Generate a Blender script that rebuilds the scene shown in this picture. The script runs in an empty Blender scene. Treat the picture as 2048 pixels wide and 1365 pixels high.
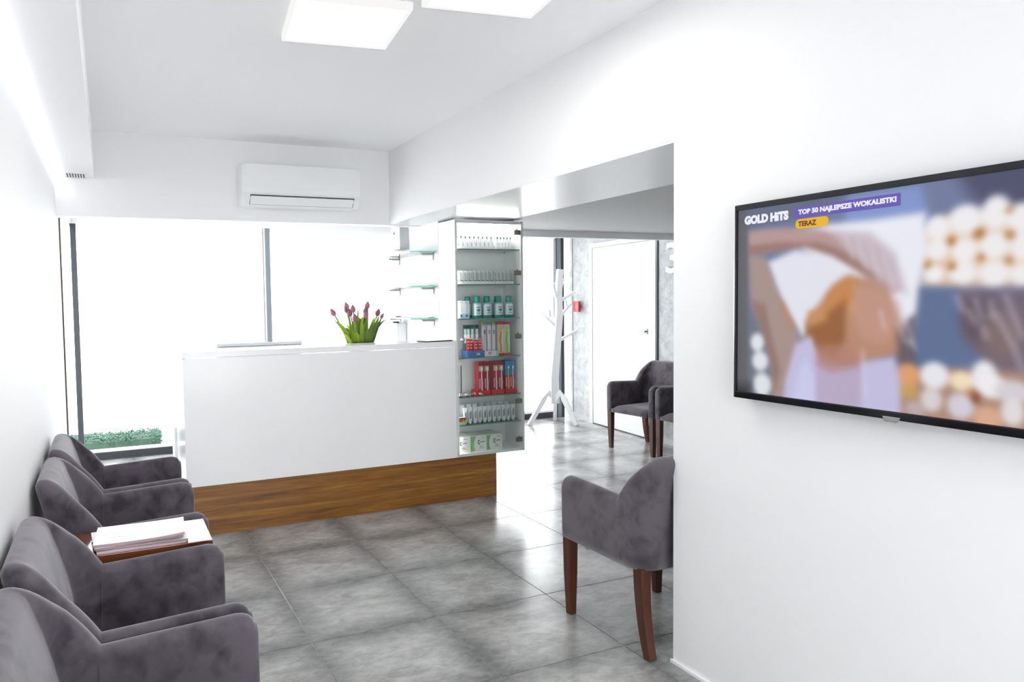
import bpy, bmesh, math, random
import numpy as np
from mathutils import Vector, Matrix

SC = bpy.context.scene
COL = SC.collection
random.seed(7)

# ------------------------------------------------------------------ camera
FPX, YAW, PITCH, ROLL = 1442.39, 0.411244, -0.0513482, -0.0163294
PPX, PPY = 845.7, 676.7
CAM = Vector((-0.16731, -4.81927, 1.48154))
fwd = Vector((math.sin(YAW) * math.cos(PITCH), math.cos(YAW) * math.cos(PITCH), math.sin(PITCH)))
rgt = Vector((math.cos(YAW), -math.sin(YAW), 0))
upv = rgt.cross(fwd)
r2 = math.cos(ROLL) * rgt + math.sin(ROLL) * upv
u2 = -math.sin(ROLL) * rgt + math.cos(ROLL) * upv
cd = bpy.data.cameras.new('camera')
cam = bpy.data.objects.new('camera', cd)
COL.objects.link(cam)
cam.matrix_world = Matrix(((r2.x, u2.x, -fwd.x, CAM.x), (r2.y, u2.y, -fwd.y, CAM.y),
                           (r2.z, u2.z, -fwd.z, CAM.z), (0, 0, 0, 1)))
cd.sensor_width = 36.0
cd.lens = FPX * 36.0 / 2048.0
cd.shift_x = (1024 - PPX) / 2048.0
cd.shift_y = -(682.5 - PPY) / 2048.0
cd.clip_start = 0.02
cd.clip_end = 400
SC.camera = cam

# ------------------------------------------------------------------ light
EXPO = 1.24
SKY = 3.6
PANEL = 6.0
LED = 4.0
w = bpy.data.worlds.new('sky')
SC.world = w
w.use_nodes = True
bg = w.node_tree.nodes['Background']
bg.inputs[0].default_value = (0.965, 0.975, 1.0, 1)
bg.inputs[1].default_value = SKY
vs = SC.view_settings
vs.view_transform = 'Standard'
vs.look = 'None'
vs.gamma = 1.0
vs.use_curve_mapping = False
vs.exposure = EXPO
SC.cycles.max_bounces = 14
SC.cycles.diffuse_bounces = 8
SC.cycles.transparent_max_bounces = 24
SC.cycles.caustics_reflective = False
SC.cycles.sample_clamp_indirect = 6.0


# ------------------------------------------------------------------ materials
def lin(c):
    if isinstance(c, str):
        c = [int(c[i:i + 2], 16) for i in (1, 3, 5)]
    return tuple(((v / 255) / 12.92 if v / 255 <= 0.04045 else ((v / 255 + 0.055) / 1.055) ** 2.4) for v in c)


def mat(name, col, rough=0.5, metal=0.0, spec=0.5, emit=None, estr=0.0, sheen=0.0, coat=0.0):
    m = bpy.data.materials.new(name)
    m.use_nodes = True
    b = m.node_tree.nodes['Principled BSDF']
    b.inputs['Base Color'].default_value = (*col, 1)
    b.inputs['Roughness'].default_value = rough
    b.inputs['Metallic'].default_value = metal
    b.inputs['Specular IOR Level'].default_value = spec
    if emit:
        b.inputs['Emission Color'].default_value = (*emit, 1)
        b.inputs['Emission Strength'].default_value = estr
    if sheen:
        b.inputs['Sheen Weight'].default_value = sheen
    if coat:
        b.inputs['Coat Weight'].default_value = coat
    return m


def nodes(m):
    return m.node_tree.nodes, m.node_tree.links, m.node_tree.nodes['Principled BSDF']


def ramp(N, stops):
    r = N.new('ShaderNodeValToRGB')
    e = r.color_ramp.elements
    while len(e) < len(stops):
        e.new(0.5)
    for i, (p, c) in enumerate(stops):
        e[i].position = p
        e[i].color = (*c, 1)
    return r


def noise(N, L, vec, scale, detail=4, rough=0.55, dist=0.0):
    n = N.new('ShaderNodeTexNoise')
    n.inputs['Scale'].default_value = scale
    n.inputs['Detail'].default_value = detail
    n.inputs['Roughness'].default_value = rough
    n.inputs['Distortion'].default_value = dist
    if vec is not None:
        L.new(vec, n.inputs['Vector'])
    return n


def mapping(N, L, kind='Object', scale=(1, 1, 1), rot=(0, 0, 0)):
    t = N.new('ShaderNodeTexCoord')
    mp = N.new('ShaderNodeMapping')
    mp.inputs['Scale'].default_value = scale
    mp.inputs['Rotation'].default_value = rot
    L.new(t.outputs[kind], mp.inputs['Vector'])
    return mp


def bump(N, L, b, src, strength=0.1, dist=0.01):
    bn = N.new('ShaderNodeBump')
    bn.inputs['Strength'].default_value = strength
    bn.inputs['Distance'].default_value = dist
    L.new(src, bn.inputs['Height'])
    L.new(bn.outputs['Normal'], b.inputs['Normal'])


M = {}


def wallmat(name, col, rough, bs=0.03):
    m = mat(name, col, rough, spec=0.3)
    N, L, b = nodes(m)
    mp = mapping(N, L)
    n = noise(N, L, mp.outputs[0], 180, 3)
    bump(N, L, b, n.outputs[0], bs, 0.002)
    M[name] = m


wallmat('wall_paint', (0.84, 0.837, 0.842), 0.6)
wallmat('ceiling_paint', (0.93, 0.925, 0.937), 0.7)
wallmat('shaded_white_paint', (0.56, 0.56, 0.565), 0.65)  # white far-room ceiling, its backlit shade put into the grey colour
M['beam_laminate'] = mat('beam_laminate', (0.78, 0.79, 0.80), 0.28, spec=0.45)
M['gloss_white'] = mat('gloss_white', (0.90, 0.895, 0.90), 0.16, spec=0.45)
M['satin_white'] = mat('satin_white', (0.86, 0.86, 0.87), 0.4)
M['plastic_white'] = mat('plastic_white', (0.82, 0.825, 0.83), 0.35)
M['lacquer_white'] = mat('lacquer_white', (0.74, 0.74, 0.745), 0.4)
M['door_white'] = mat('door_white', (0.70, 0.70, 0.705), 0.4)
M['pure_white'] = mat('pure_white', (0.92, 0.92, 0.92), 0.5)
M['grey_plastic'] = mat('grey_plastic', (0.55, 0.56, 0.57), 0.4)
M['dark_slot'] = mat('dark_slot', (0.03, 0.03, 0.03), 0.6)
M['charcoal'] = mat('charcoal', lin('#30343a'), 0.45)
M['frame_grey'] = mat('frame_grey', lin('#7d868c'), 0.45)
M['brown_trim'] = mat('brown_trim', lin('#4a3630'), 0.5)
M['black_gloss'] = mat('black_gloss', (0.006, 0.006, 0.008), 0.12, spec=0.5)
M['silver'] = mat('silver', (0.72, 0.72, 0.70), 0.25, metal=1.0)
M['chrome'] = mat('chrome', (0.8, 0.8, 0.8), 0.08, metal=1.0)
M['bronze'] = mat('bronze', lin('#8f887b'), 0.35, metal=0.7)
M['brushed_steel'] = mat('brushed_steel', lin('#a9a7a2'), 0.4, metal=0.5)
M['handle_steel'] = mat('handle_steel', lin('#8b8d90'), 0.4, metal=0.3)
M['grout'] = mat('grout', lin('#c9c9c6'), 0.8)
M['red_plastic'] = mat('red_plastic', lin('#c01f2c'), 0.3)
M['paving'] = mat('paving', (0.74, 0.74, 0.73), 0.85)
M['black_tablet'] = mat('black_tablet', (0.02, 0.02, 0.022), 0.25)


def tile_mat():
    m = mat('porcelain_tile', (0.3, 0.3, 0.3), 0.22, spec=0.38)
    N, L, b = nodes(m)
    t = N.new('ShaderNodeTexCoord')
    oi = N.new('ShaderNodeObjectInfo')
    mul = N.new('ShaderNodeVectorMath'); mul.operation = 'SCALE'
    cx = N.new('ShaderNodeCombineXYZ')
    L.new(oi.outputs['Random'], cx.inputs[0])
    r2_ = N.new('ShaderNodeMath'); r2_.operation = 'MULTIPLY'; r2_.inputs[1].default_value = 7.31
    L.new(oi.outputs['Random'], r2_.inputs[0]); L.new(r2_.outputs[0], cx.inputs[1])
    L.new(cx.outputs[0], mul.inputs[0]); mul.inputs['Scale'].default_value = 41.0
    add = N.new('ShaderNodeVectorMath'); add.operation = 'ADD'
    L.new(t.outputs['Object'], add.inputs[0]); L.new(mul.outputs[0], add.inputs[1])
    mp = N.new('ShaderNodeMapping'); mp.inputs['Scale'].default_value = (0.8, 1.35, 1)
    L.new(add.outputs[0], mp.inputs['Vector'])
    cloud = noise(N, L, mp.outputs[0], 3.0, 7, 0.62, 0.5)
    fine = noise(N, L, mp.outputs[0], 17.0, 8, 0.7, 0.6)
    # printed darker border with a ragged brushed edge
    sep = N.new('ShaderNodeSeparateXYZ'); L.new(t.outputs['Object'], sep.inputs[0])
    ax = N.new('ShaderNodeMath'); ax.operation = 'ABSOLUTE'; L.new(sep.outputs[0], ax.inputs[0])
    ay = N.new('ShaderNodeMath'); ay.operation = 'ABSOLUTE'; L.new(sep.outputs[1], ay.inputs[0])
    mx = N.new('ShaderNodeMath'); mx.operation = 'MAXIMUM'; L.new(ax.outputs[0], mx.inputs[0]); L.new(ay.outputs[0], mx.inputs[1])
    nz = N.new('ShaderNodeMath'); nz.operation = 'MULTIPLY_ADD'
    L.new(cloud.outputs[0], nz.inputs[0]); nz.inputs[1].default_value = 0.34; L.new(mx.outputs[0], nz.inputs[2])
    edge = N.new('ShaderNodeMapRange')
    L.new(nz.outputs[0], edge.inputs[0])
    edge.inputs[1].default_value = 0.335; edge.inputs[2].default_value = 0.475
    edge.inputs[3].default_value = 0.0; edge.inputs[4].default_value = 1.0
    r = ramp(N, [(0.28, lin('#757473')), (0.46, lin('#959492')), (0.60, lin('#b2b1af')), (0.8, lin('#c4c3c1'))])
    mixn = N.new('ShaderNodeMath'); mixn.operation = 'MULTIPLY_ADD'
    L.new(fine.outputs[0], mixn.inputs[0]); mixn.inputs[1].default_value = 0.45
    cc = N.new('ShaderNodeMath'); cc.operation = 'MULTIPLY'; L.new(cloud.outputs[0], cc.inputs[0]); cc.inputs[1].default_value = 0.62
    L.new(cc.outputs[0], mixn.inputs[2])
    L.new(mixn.outputs[0], r.inputs[0])
    dark = ramp(N, [(0.3, lin('#505153')), (0.7, lin('#7d7c7b'))])
    L.new(fine.outputs[0], dark.inputs[0])
    mc = N.new('ShaderNodeMixRGB')
    em = N.new('ShaderNodeMath'); em.operation = 'MULTIPLY'; em.inputs[1].default_value = 0.85
    L.new(edge.outputs[0], em.inputs[0])
    L.new(em.outputs[0], mc.inputs[0]); L.new(r.outputs[0], mc.inputs[1]); L.new(dark.outputs[0], mc.inputs[2])
    L.new(mc.outputs[0], b.inputs['Base Color'])
    rr = N.new('ShaderNodeMapRange'); L.new(fine.outputs[0], rr.inputs[0])
    rr.inputs[1].default_value = 0.3; rr.inputs[2].default_value = 0.7; rr.inputs[3].default_value = 0.17; rr.inputs[4].default_value = 0.27
    L.new(rr.outputs[0], b.inputs['Roughness'])
    bump(N, L, b, fine.outputs[0], 0.02, 0.002)
    M['tile'] = m


tile_mat()


def velvet():
    m = mat('grey_velvet', lin('#6b666a'), 0.75, spec=0.2, sheen=0.55)
    N, L, b = nodes(m)
    oi = N.new('ShaderNodeObjectInfo')
    t = N.new('ShaderNodeTexCoord')
    mul = N.new('ShaderNodeVectorMath'); mul.operation = 'SCALE'; mul.inputs['Scale'].default_value = 0.37
    L.new(oi.outputs['Location'], mul.inputs[0])
    add = N.new('ShaderNodeVectorMath'); add.operation = 'ADD'
    L.new(t.outputs['Object'], add.inputs[0]); L.new(mul.outputs[0], add.inputs[1])
    mp = N.new('ShaderNodeMapping'); mp.inputs['Scale'].default_value = (1.0, 1.0, 0.8)
    mp.inputs['Rotation'].default_value = (0.3, 0.5, 0.2)
    L.new(add.outputs[0], mp.inputs['Vector'])
    a = noise(N, L, mp.outputs[0], 6.0, 4, 0.5, 0.7)
    c = noise(N, L, mp.outputs[0], 22.0, 3, 0.5, 0.4)
    s = N.new('ShaderNodeMath'); s.operation = 'MULTIPLY_ADD'; s.inputs[1].default_value = 0.35
    L.new(c.outputs[0], s.inputs[0])
    s2 = N.new('ShaderNodeMath'); s2.operation = 'MULTIPLY'; s2.inputs[1].default_value = 0.68
    L.new(a.outputs[0], s2.inputs[0]); L.new(s2.outputs[0], s.inputs[2])
    r = ramp(N, [(0.41, lin('#3c373f')), (0.48, lin('#4d474e')), (0.57, lin('#5b545c'))])
    L.new(s.outputs[0], r.inputs[0])
    L.new(r.outputs[0], b.inputs['Base Color'])
    b.inputs['Sheen Roughness'].default_value = 0.45
    b.inputs['Sheen Tint'].default_value = (0.85, 0.83, 0.86, 1)
    f = noise(N, L, t.outputs['Object'], 420, 2)
    bump(N, L, b, f.outputs[0], 0.12, 0.001)
    M['velvet'] = m


velvet()


def wood(name, stops, scale, rough, stretch=(1, 12, 12), bands=9.0, spec=0.5, coat=0.0):
    m = mat(name, (0.3, 0.15, 0.05), rough, spec=spec, coat=coat)
    N, L, b = nodes(m)
    mp = mapping(N, L, 'Object', stretch)
    a = noise(N, L, mp.outputs[0], scale, 7, 0.62, 1.2)
    f = noise(N, L, mp.outputs[0], scale * 7, 5, 0.7, 0.3)
    s = N.new('ShaderNodeMath'); s.operation = 'MULTIPLY_ADD'; s.inputs[1].default_value = 0.3
    L.new(f.outputs[0], s.inputs[0])
    s2 = N.new('ShaderNodeMath'); s2.operation = 'MULTIPLY'; s2.inputs[1].default_value = 0.72
    L.new(a.outputs[0], s2.inputs[0]); L.new(s2.outputs[0], s.inputs[2])
    r = ramp(N, stops)
    L.new(s.outputs[0], r.inputs[0])
    L.new(r.outputs[0], b.inputs['Base Color'])
    bump(N, L, b, f.outputs[0], 0.03, 0.002)
    M[name] = m


wood('plank_wood', [(0.36, lin('#4d2f14')), (0.45, lin('#7a4b1e')), (0.55, lin('#8f5f26')), (0.66, lin('#b58236'))], 1.7, 0.35, (0.45, 1, 11))
wood('leg_wood', [(0.35, lin('#32160a')), (0.6, lin('#522711')), (0.75, lin('#633218'))], 3.0, 0.28, (14, 14, 1.2))
wood('table_wood', [(0.35, lin('#4b2413')), (0.55, lin('#6d3a1d')), (0.7, lin('#834a26'))], 2.0, 0.16, (1.2, 9, 9), coat=0.4)


def concrete():
    m = mat('raw_concrete', (0.5, 0.5, 0.5), 0.85, spec=0.2)
    N, L, b = nodes(m)
    mp = mapping(N, L)
    a = noise(N, L, mp.outputs[0], 9, 8, 0.7, 0.4)
    v = N.new('ShaderNodeTexVoronoi'); v.inputs['Scale'].default_value = 34; L.new(mp.outputs[0], v.inputs['Vector'])
    n2 = noise(N, L, mp.outputs[0], 46, 5, 0.65)
    r = ramp(N, [(0.3, lin('#a3a5a9')), (0.5, lin('#bcbec0')), (0.7, lin('#d0d2d3'))])
    L.new(a.outputs[0], r.inputs[0])
    pit = ramp(N, [(0.33, lin('#6f7174')), (0.39, (1, 1, 1))])
    L.new(n2.outputs[0], pit.inputs[0])
    mx = N.new('ShaderNodeMixRGB'); mx.blend_type = 'MULTIPLY'; mx.inputs[0].default_value = 0.8
    L.new(r.outputs[0], mx.inputs[1]); L.new(pit.outputs[0], mx.inputs[2])
    L.new(mx.outputs[0], b.inputs['Base Color'])
    bump(N, L, b, n2.outputs[0], 0.5, 0.01)
    M['concrete'] = m


concrete()


def glass(name, tint, refl=0.06, rough=0.02):
    m = bpy.data.materials.new(name)
    m.use_nodes = True
    N, L = m.node_tree.nodes, m.node_tree.links
    N.clear()
    o = N.new('ShaderNodeOutputMaterial')
    tr = N.new('ShaderNodeBsdfTransparent'); tr.inputs[0].default_value = (*tint, 1)
    gl = N.new('ShaderNodeBsdfGlossy'); gl.inputs['Roughness'].default_value = rough
    lw = N.new('ShaderNodeFresnel'); lw.inputs[0].default_value = 1.45
    mp = N.new('ShaderNodeMath'); mp.operation = 'MULTIPLY'; mp.inputs[1].default_value = refl / 0.04
    L.new(lw.outputs[0], mp.inputs[0])
    mp.use_clamp = True
    mx = N.new('ShaderNodeMixShader')
    L.new(mp.outputs[0], mx.inputs[0]); L.new(tr.outputs[0], mx.inputs[1]); L.new(gl.outputs[0], mx.inputs[2])
    L.new(mx.outputs[0], o.inputs[0])
    M[name] = m


glass('window_glass', (0.97, 0.985, 0.98), 0.02)
glass('cabinet_glass', (0.95, 0.97, 0.965), 0.018)
glass('shelf_glass', (0.90, 0.975, 0.95), 0.05)
glass('vase_glass', (0.88, 0.95, 0.93), 0.05)
M['glass_edge'] = mat('glass_edge', lin('#5f8f82'), 0.2)
M['teal_edge'] = mat('teal_edge', lin('#62dcb4'), 0.2)


def emitter(name, col, s):
    m = bpy.data.materials.new(name)
    m.use_nodes = True
    N, L = m.node_tree.nodes, m.node_tree.links
    N.clear()
    o = N.new('ShaderNodeOutputMaterial')
    e = N.new('ShaderNodeEmission'); e.inputs[0].default_value = (*col, 1); e.inputs[1].default_value = s
    L.new(e.outputs[0], o.inputs[0])
    M[name] = m


emitter('panel_light', (1.0, 0.99, 0.975), PANEL)
emitter('opal_rim', (1.0, 0.99, 0.975), 0.40)
emitter('led_light', (0.95, 0.97, 1.0), LED)
emitter('cabinet_added_fill', (1.0, 0.98, 0.95), 13.0)  # glow of the added fill strip in the cabinet
emitter('cabinet_led', (1.0, 0.98, 0.95), 20.0)


def leafmat(name, c1, c2, trans=0.4):
    m = mat(name, c1, 0.4)
    N, L, b = nodes(m)
    oi = N.new('ShaderNodeObjectInfo')
    r = ramp(N, [(0.0, c1), (1.0, c2)])
    L.new(oi.outputs['Random'], r.inputs[0])
    L.new(r.outputs[0], b.inputs['Base Color'])
    tl = N.new('ShaderNodeBsdfTranslucent')
    L.new(r.outputs[0], tl.inputs[0])
    mx = N.new('ShaderNodeMixShader'); mx.inputs[0].default_value = trans
    o = N['Material Output']
    L.new(b.outputs[0], mx.inputs[1]); L.new(tl.outputs[0], mx.inputs[2])
    L.new(mx.outputs[0], o.inputs[0])
    M[name] = m


leafmat('tulip_leaf', lin('#2f5414'), lin('#a6c428'), 0.42)
leafmat('tulip_stem', lin('#4d6b2c'), lin('#66803a'), 0.1)
leafmat('tulip_petal', lin('#8a4a5c'), lin('#b8798c'), 0.2)
leafmat('hedge_leaf', lin('#1f4a38'), lin('#4a7f68'), 0.3)
_flat = {}


def paint(c, rough=0.4):
    k = (c, rough)
    if k not in _flat:
        _flat[k] = mat('print_' + c.strip('#'), lin(c), rough)
    return _flat[k]


# ------------------------------------------------------------------ mesh helpers
class MB:
    def __init__(self):
        self.v = []
        self.f = []

    def add(self, vs, fs):
        o = len(self.v)
        self.v += [tuple(p) for p in vs]
        self.f += [tuple(i + o for i in f) for f in fs]
        return self

    def box(self, x0, x1, y0, y1, z0, z1):
        return self.add([(x0, y0, z0), (x1, y0, z0), (x1, y1, z0), (x0, y1, z0), (x0, y0, z1), (x1, y0, z1), (x1, y1, z1), (x0, y1, z1)],
                        [(0, 3, 2, 1), (4, 5, 6, 7), (0, 1, 5, 4), (1, 2, 6, 5), (2, 3, 7, 6), (3, 0, 4, 7)])

    def hexa(self, bot, top):
        return self.add(list(bot) + list(top), [(0, 3, 2, 1), (4, 5, 6, 7), (0, 1, 5, 4), (1, 2, 6, 5), (2, 3, 7, 6), (3, 0, 4, 7)])

    def bar(self, pts, ws, ts, side=None):
        """square bar along points; ws/ts = widths along side and across"""
        n = len(pts)
        P = [Vector(p) for p in pts]
        rings = []
        for i in range(n):
            d = (P[min(i + 1, n - 1)] - P[max(i - 1, 0)]).normalized()
            s = Vector(side) if side else (Vector((0, 1, 0)) if abs(d.y) < 0.9 else Vector((1, 0, 0)))
            s = (s - d * s.dot(d)).normalized()
            t = d.cross(s)
            a, b = s * ws[i] / 2, t * ts[i] / 2
            rings.append([P[i] - a - b, P[i] + a - b, P[i] + a + b, P[i] - a + b])
        vs = [p for r in rings for p in r]
        fs = []
        for i in range(n - 1):
            for k in range(4):
                fs.append((i * 4 + k, i * 4 + (k + 1) % 4, i * 4 + 4 + (k + 1) % 4, i * 4 + 4 + k))
        fs += [(3, 2, 1, 0), tuple((n - 1) * 4 + k for k in range(4))]
        return self.add(vs, fs)

    def tube(self, pts, rad, n=8, cap=True):
        P = [Vector(p) for p in pts]
        m = len(P)
        if not isinstance(rad, (list, tuple)):
            rad = [rad] * m
        vs, fs = [], []
        ref = Vector((0.13, 0.31, 0.94)).normalized()
        for i in range(m):
            d = (P[min(i + 1, m - 1)] - P[max(i - 1, 0)]).normalized()
            if abs(d.dot(ref)) > 0.95:
                ref_ = Vector((1, 0.2, 0))
            else:
                ref_ = ref
            s = (ref_ - d * ref_.dot(d)).normalized()
            t = d.cross(s)
            for k in range(n):
                a = 2 * math.pi * k / n
                vs.append(P[i] + (s * math.cos(a) + t * math.sin(a)) * rad[i])
        for i in range(m - 1):
            for k in range(n):
                fs.append((i * n + k, i * n + (k + 1) % n, (i + 1) * n + (k + 1) % n, (i + 1) * n + k))
        if cap:
            fs += [tuple(reversed(range(n))), tuple((m - 1) * n + k for k in range(n))]
        return self.add(vs, fs)

    def lathe(self, prof, c=(0, 0, 0), n=20, sx=1.0, sy=1.0, axis='z'):
        vs, fs = [], []
        for (r, z) in prof:
            for k in range(n):
                a = 2 * math.pi * k / n
                x, y = r * math.cos(a) * sx, r * math.sin(a) * sy
                if axis == 'z':
                    vs.append((c[0] + x, c[1] + y, c[2] + z))
                elif axis == 'y':
                    vs.append((c[0] + x, c[1] + z, c[2] + y))
                else:
                    vs.append((c[0] + z, c[1] + x, c[2] + y))
        m = len(prof)
        for i in range(m - 1):
            for k in range(n):
                fs.append((i * n + k, i * n + (k + 1) % n, (i + 1) * n + (k + 1) % n, (i + 1) * n + k))
        fs += [tuple(reversed(range(n))), tuple((m - 1) * n + k for k in range(n))]
        return self.add(vs, fs)

    def prism(self, poly, axis, a, b):
        """extrude a 2d polygon between a and b along axis"""
        def P(u, v, w_):
            return {'x': (w_, u, v), 'y': (u, w_, v), 'z': (u, v, w_)}[axis]
        n = len(poly)
        vs = [P(u, v, a) for u, v in poly] + [P(u, v, b) for u, v in poly]
        fs = [tuple(range(n)), tuple(reversed(range(n, 2 * n)))]
        for i in range(n):
            fs.append((i, n + i, n + (i + 1) % n, (i + 1) % n))
        return self.add(vs, fs)

    def build(self, name, m, parent=None, bevel=0.0, seg=2, smooth=False, loc=None, rz=None):
        me = bpy.data.meshes.new(name)
        bm = bmesh.new()
        vv = [bm.verts.new(p) for p in self.v]
        for f in self.f:
            try:
                bm.faces.new([vv[i] for i in f])
            except ValueError:
                pass
        bmesh.ops.recalc_face_normals(bm, faces=bm.faces)
        if bevel > 0:
            es = [e for e in bm.edges if len(e.link_faces) == 2 and e.calc_face_angle(0) > 0.5]
            bmesh.ops.bevel(bm, geom=es, offset=bevel, segments=seg, affect='EDGES', profile=0.7, clamp_overlap=True)
        if smooth:
            for f in bm.faces:
                f.smooth = True
        bm.to_mesh(me)
        bm.free()
        if isinstance(m, str):
            m = M[m]
        me.materials.append(m)
        o = bpy.data.objects.new(name, me)
        COL.objects.link(o)
        if parent:
            o.parent = parent
        if loc:
            o.location = loc
        if rz is not None:
            o.rotation_euler[2] = rz
        return o


def box(name, m, x0, x1, y0, y1, z0, z1, parent=None, bevel=0.0):
    return MB().box(x0, x1, y0, y1, z0, z1).build(name, m, parent, bevel)


def tag(o, label, cat, group=None):
    o['label'] = label
    o['category'] = cat
    if group:
        o['group'] = group
    return o


def thing(name, label, cat, loc=(0, 0, 0), rz=0.0, group=None):
    o = bpy.data.objects.new(name, None)
    COL.objects.link(o)
    o.empty_display_size = 0.05
    o.location = loc
    o.rotation_euler[2] = rz
    return tag(o, label, cat, group)


def struct(o, label=None):
    o['kind'] = 'structure'
    if label:
        o['label'] = label
    return o


def copy_tree(o, parent=None):
    c = o.copy()
    COL.objects.link(c)
    c.parent = parent
    for ch in list(o.children):
        copy_tree(ch, c)
    return c


def textmesh(name, body, size, m, parent, mw, align='LEFT', offset=0.0, depth=0.0004, fit=None):
    cu = bpy.data.curves.new(name, 'FONT')
    cu.body = body
    cu.size = size
    cu.align_x = align
    cu.offset = offset
    cu.extrude = depth
    cu.resolution_u = 3
    t = bpy.data.objects.new(name, cu)
    COL.objects.link(t)
    dg = bpy.context.evaluated_depsgraph_get()
    me = bpy.data.meshes.new_from_object(t.evaluated_get(dg))
    bpy.data.objects.remove(t)
    bpy.data.curves.remove(cu)
    if fit:
        xs = [v.co.x for v in me.vertices]
        ys = [v.co.y for v in me.vertices]
        for v in me.vertices:
            v.co.x = (v.co.x - min(xs)) / (max(xs) - min(xs)) * fit[0]
            v.co.y = (v.co.y - min(ys)) / (max(ys) - min(ys)) * fit[1]
    me.materials.clear()
    me.materials.append(m if not isinstance(m, str) else M[m])
    o = bpy.data.objects.new(name, me)
    COL.objects.link(o)
    o.parent = parent
    o.matrix_local = mw
    return o


ORD = ['first', 'second', 'third', 'fourth', 'fifth', 'sixth', 'seventh', 'eighth', 'ninth', 'tenth', 'eleventh',
       'twelfth', 'thirteenth', 'fourteenth', 'fifteenth', 'sixteenth']

# ================================================================== SETTING
XL, XW, XB = -0.455, 1.885, 2.63      # left wall, television wall / beam face, far side of the beam
YR, YH, YG = -6.6, 0.50, 2.72         # rear wall, header wall, glazing
ZC, ZB, ZK = 2.65, 2.085, 2.31        # ceiling, beam underside, ceiling by the glazing

floor = struct(box('floor', 'grout', -0.6, 5.45, YR, YG + 0.06, -0.06, -0.0035))
tm = MB()
h = 0.2985
tm.v = []
tile_mesh_o = MB().box(-h, h, -h, h, -0.006, 0.0).build('tile', 'tile', floor, 0.0012, 1)
tile_mesh_o.location = (0.3, -0.3, 0)
first = True
for i in range(-1, 9):
    for k in range(-8, 5):
        x, y = i * 0.6 + 0.3, k * 0.6 + 0.3
        if y - 0.3 > YG or y + 0.3 < YR or (x > XB + 0.3 and y < -3.6):
            continue
        if y + 0.3 > YG:
            continue
        if first:
            o = tile_mesh_o
            first = False
        else:
            o = tile_mesh_o.copy()
            COL.objects.link(o)
        o.parent = floor
        o.location = (x, y, 0)
# cut tiles along the glazing
for i in range(-1, 9):
    o = MB().box(-h, h, -0.157, 0.157, -0.006, 0).build('tile', 'tile', floor)
    o.location = (i * 0.6 + 0.3, 2.5615, 0)

wl = struct(box('wall_left', 'wall_paint', XL - 0.14, XL, YR, 0.75, -0.05, 2.75))
wr = struct(box('wall_right', 'wall_paint', XW, XB, YR, -2.6, -0.05, 2.75))
bb = struct(MB().box(XW - 0.010, XW, YR, -2.592, 0.0, 0.014).build('baseboard_right', 'satin_white', None, 0.002))
ceil = struct(box('ceiling', 'ceiling_paint', XL - 0.14, XW + 0.02, YR, YH + 0.02, ZC, ZC + 0.12))
box('bulkhead', 'ceiling_paint', XL, -0.218, YR, YH, 2.335, ZC, ceil, 0.002)
bm_ = box('beam', 'wall_paint', XW, XB, -2.6, 0.62, ZB + 0.006, ZC + 0.12, ceil)
box('beam_soffit', 'beam_laminate', XW, XB, -2.6, 0.62, ZB, ZB + 0.006, ceil)
box('ceiling_panel', 'shaded_white_paint', XB, 5.4, -3.2, 0.62, ZB, ZB + 0.12, ceil)
box('ceiling_panel', 'ceiling_paint', XL - 0.14, 5.4, 0.60, YG + 0.16, ZK, ZK + 0.12, ceil)
box('fascia', 'wall_paint', XB, 5.2, 0.62, 0.68, 2.03, ZK, ceil)
wb = struct(box('wall_back', 'wall_paint', XL - 0.14, XB, YH, 0.62, 2.08, ZC + 0.12))
ws = struct(box('wall_shelf_side', 'wall_paint', 2.155, 2.30, 0.185, 1.16, -0.01, ZK))
wh = struct(box('wall_window_head', 'wall_paint', XL - 0.14, 5.4, YG, YG + 0.16, 2.262, ZK + 0.1))
# rear wall with an added fill-light window behind the camera
wq = struct(MB().box(XL - 0.14, -0.40, YR - 0.14, YR, -0.05, 2.75).box(1.83, XB, YR - 0.14, YR, -0.05, 2.75)
            .box(-0.40, 1.83, YR - 0.14, YR, -0.05, 0.05).box(-0.40, 1.83, YR - 0.14, YR, 2.5, 2.75).build('wall_rear', 'wall_paint'))
wf = struct(box('wall_far_room_rear', 'wall_paint', XB, 5.4, -3.3, -3.2, -0.05, 2.3))

# concrete side wall of the far room, set a little askew
WA, WB = Vector((5.135, 2.75, 0)), Vector((4.950, 0.70, 0))
wdir = (WB - WA).normalized()
wrot = math.atan2(wdir.y, wdir.x)      # local +x runs towards the camera, local +y points away from the room? fixed below
wcon = struct(MB().box(-0.1, 6.2, 0.0, 0.14, -0.05, 2.4).build('wall_concrete', 'concrete', None, 0, loc=WA, rz=wrot))
# local y>0 side: rotate (0,1) by wrot -> for a wall heading to -Y this is +X, away from the room
def onwall(s, z, d=0.0):
    n = Vector((-wdir.y, wdir.x, 0))
    return WA + wdir * s - n * d + Vector((0, 0, z))


box('skirting', 'grey_plastic', 0.0, 0.520, -0.012, 0.0, 0.0, 0.06, wcon)
box('skirting', 'grey_plastic', 1.812, 6.0, -0.012, 0.0, 0.0, 0.06, wcon)
box('joint_strip', 'charcoal', 0.100, 0.108, -0.004, 0.0, 0.06, 2.3, wcon)

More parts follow.
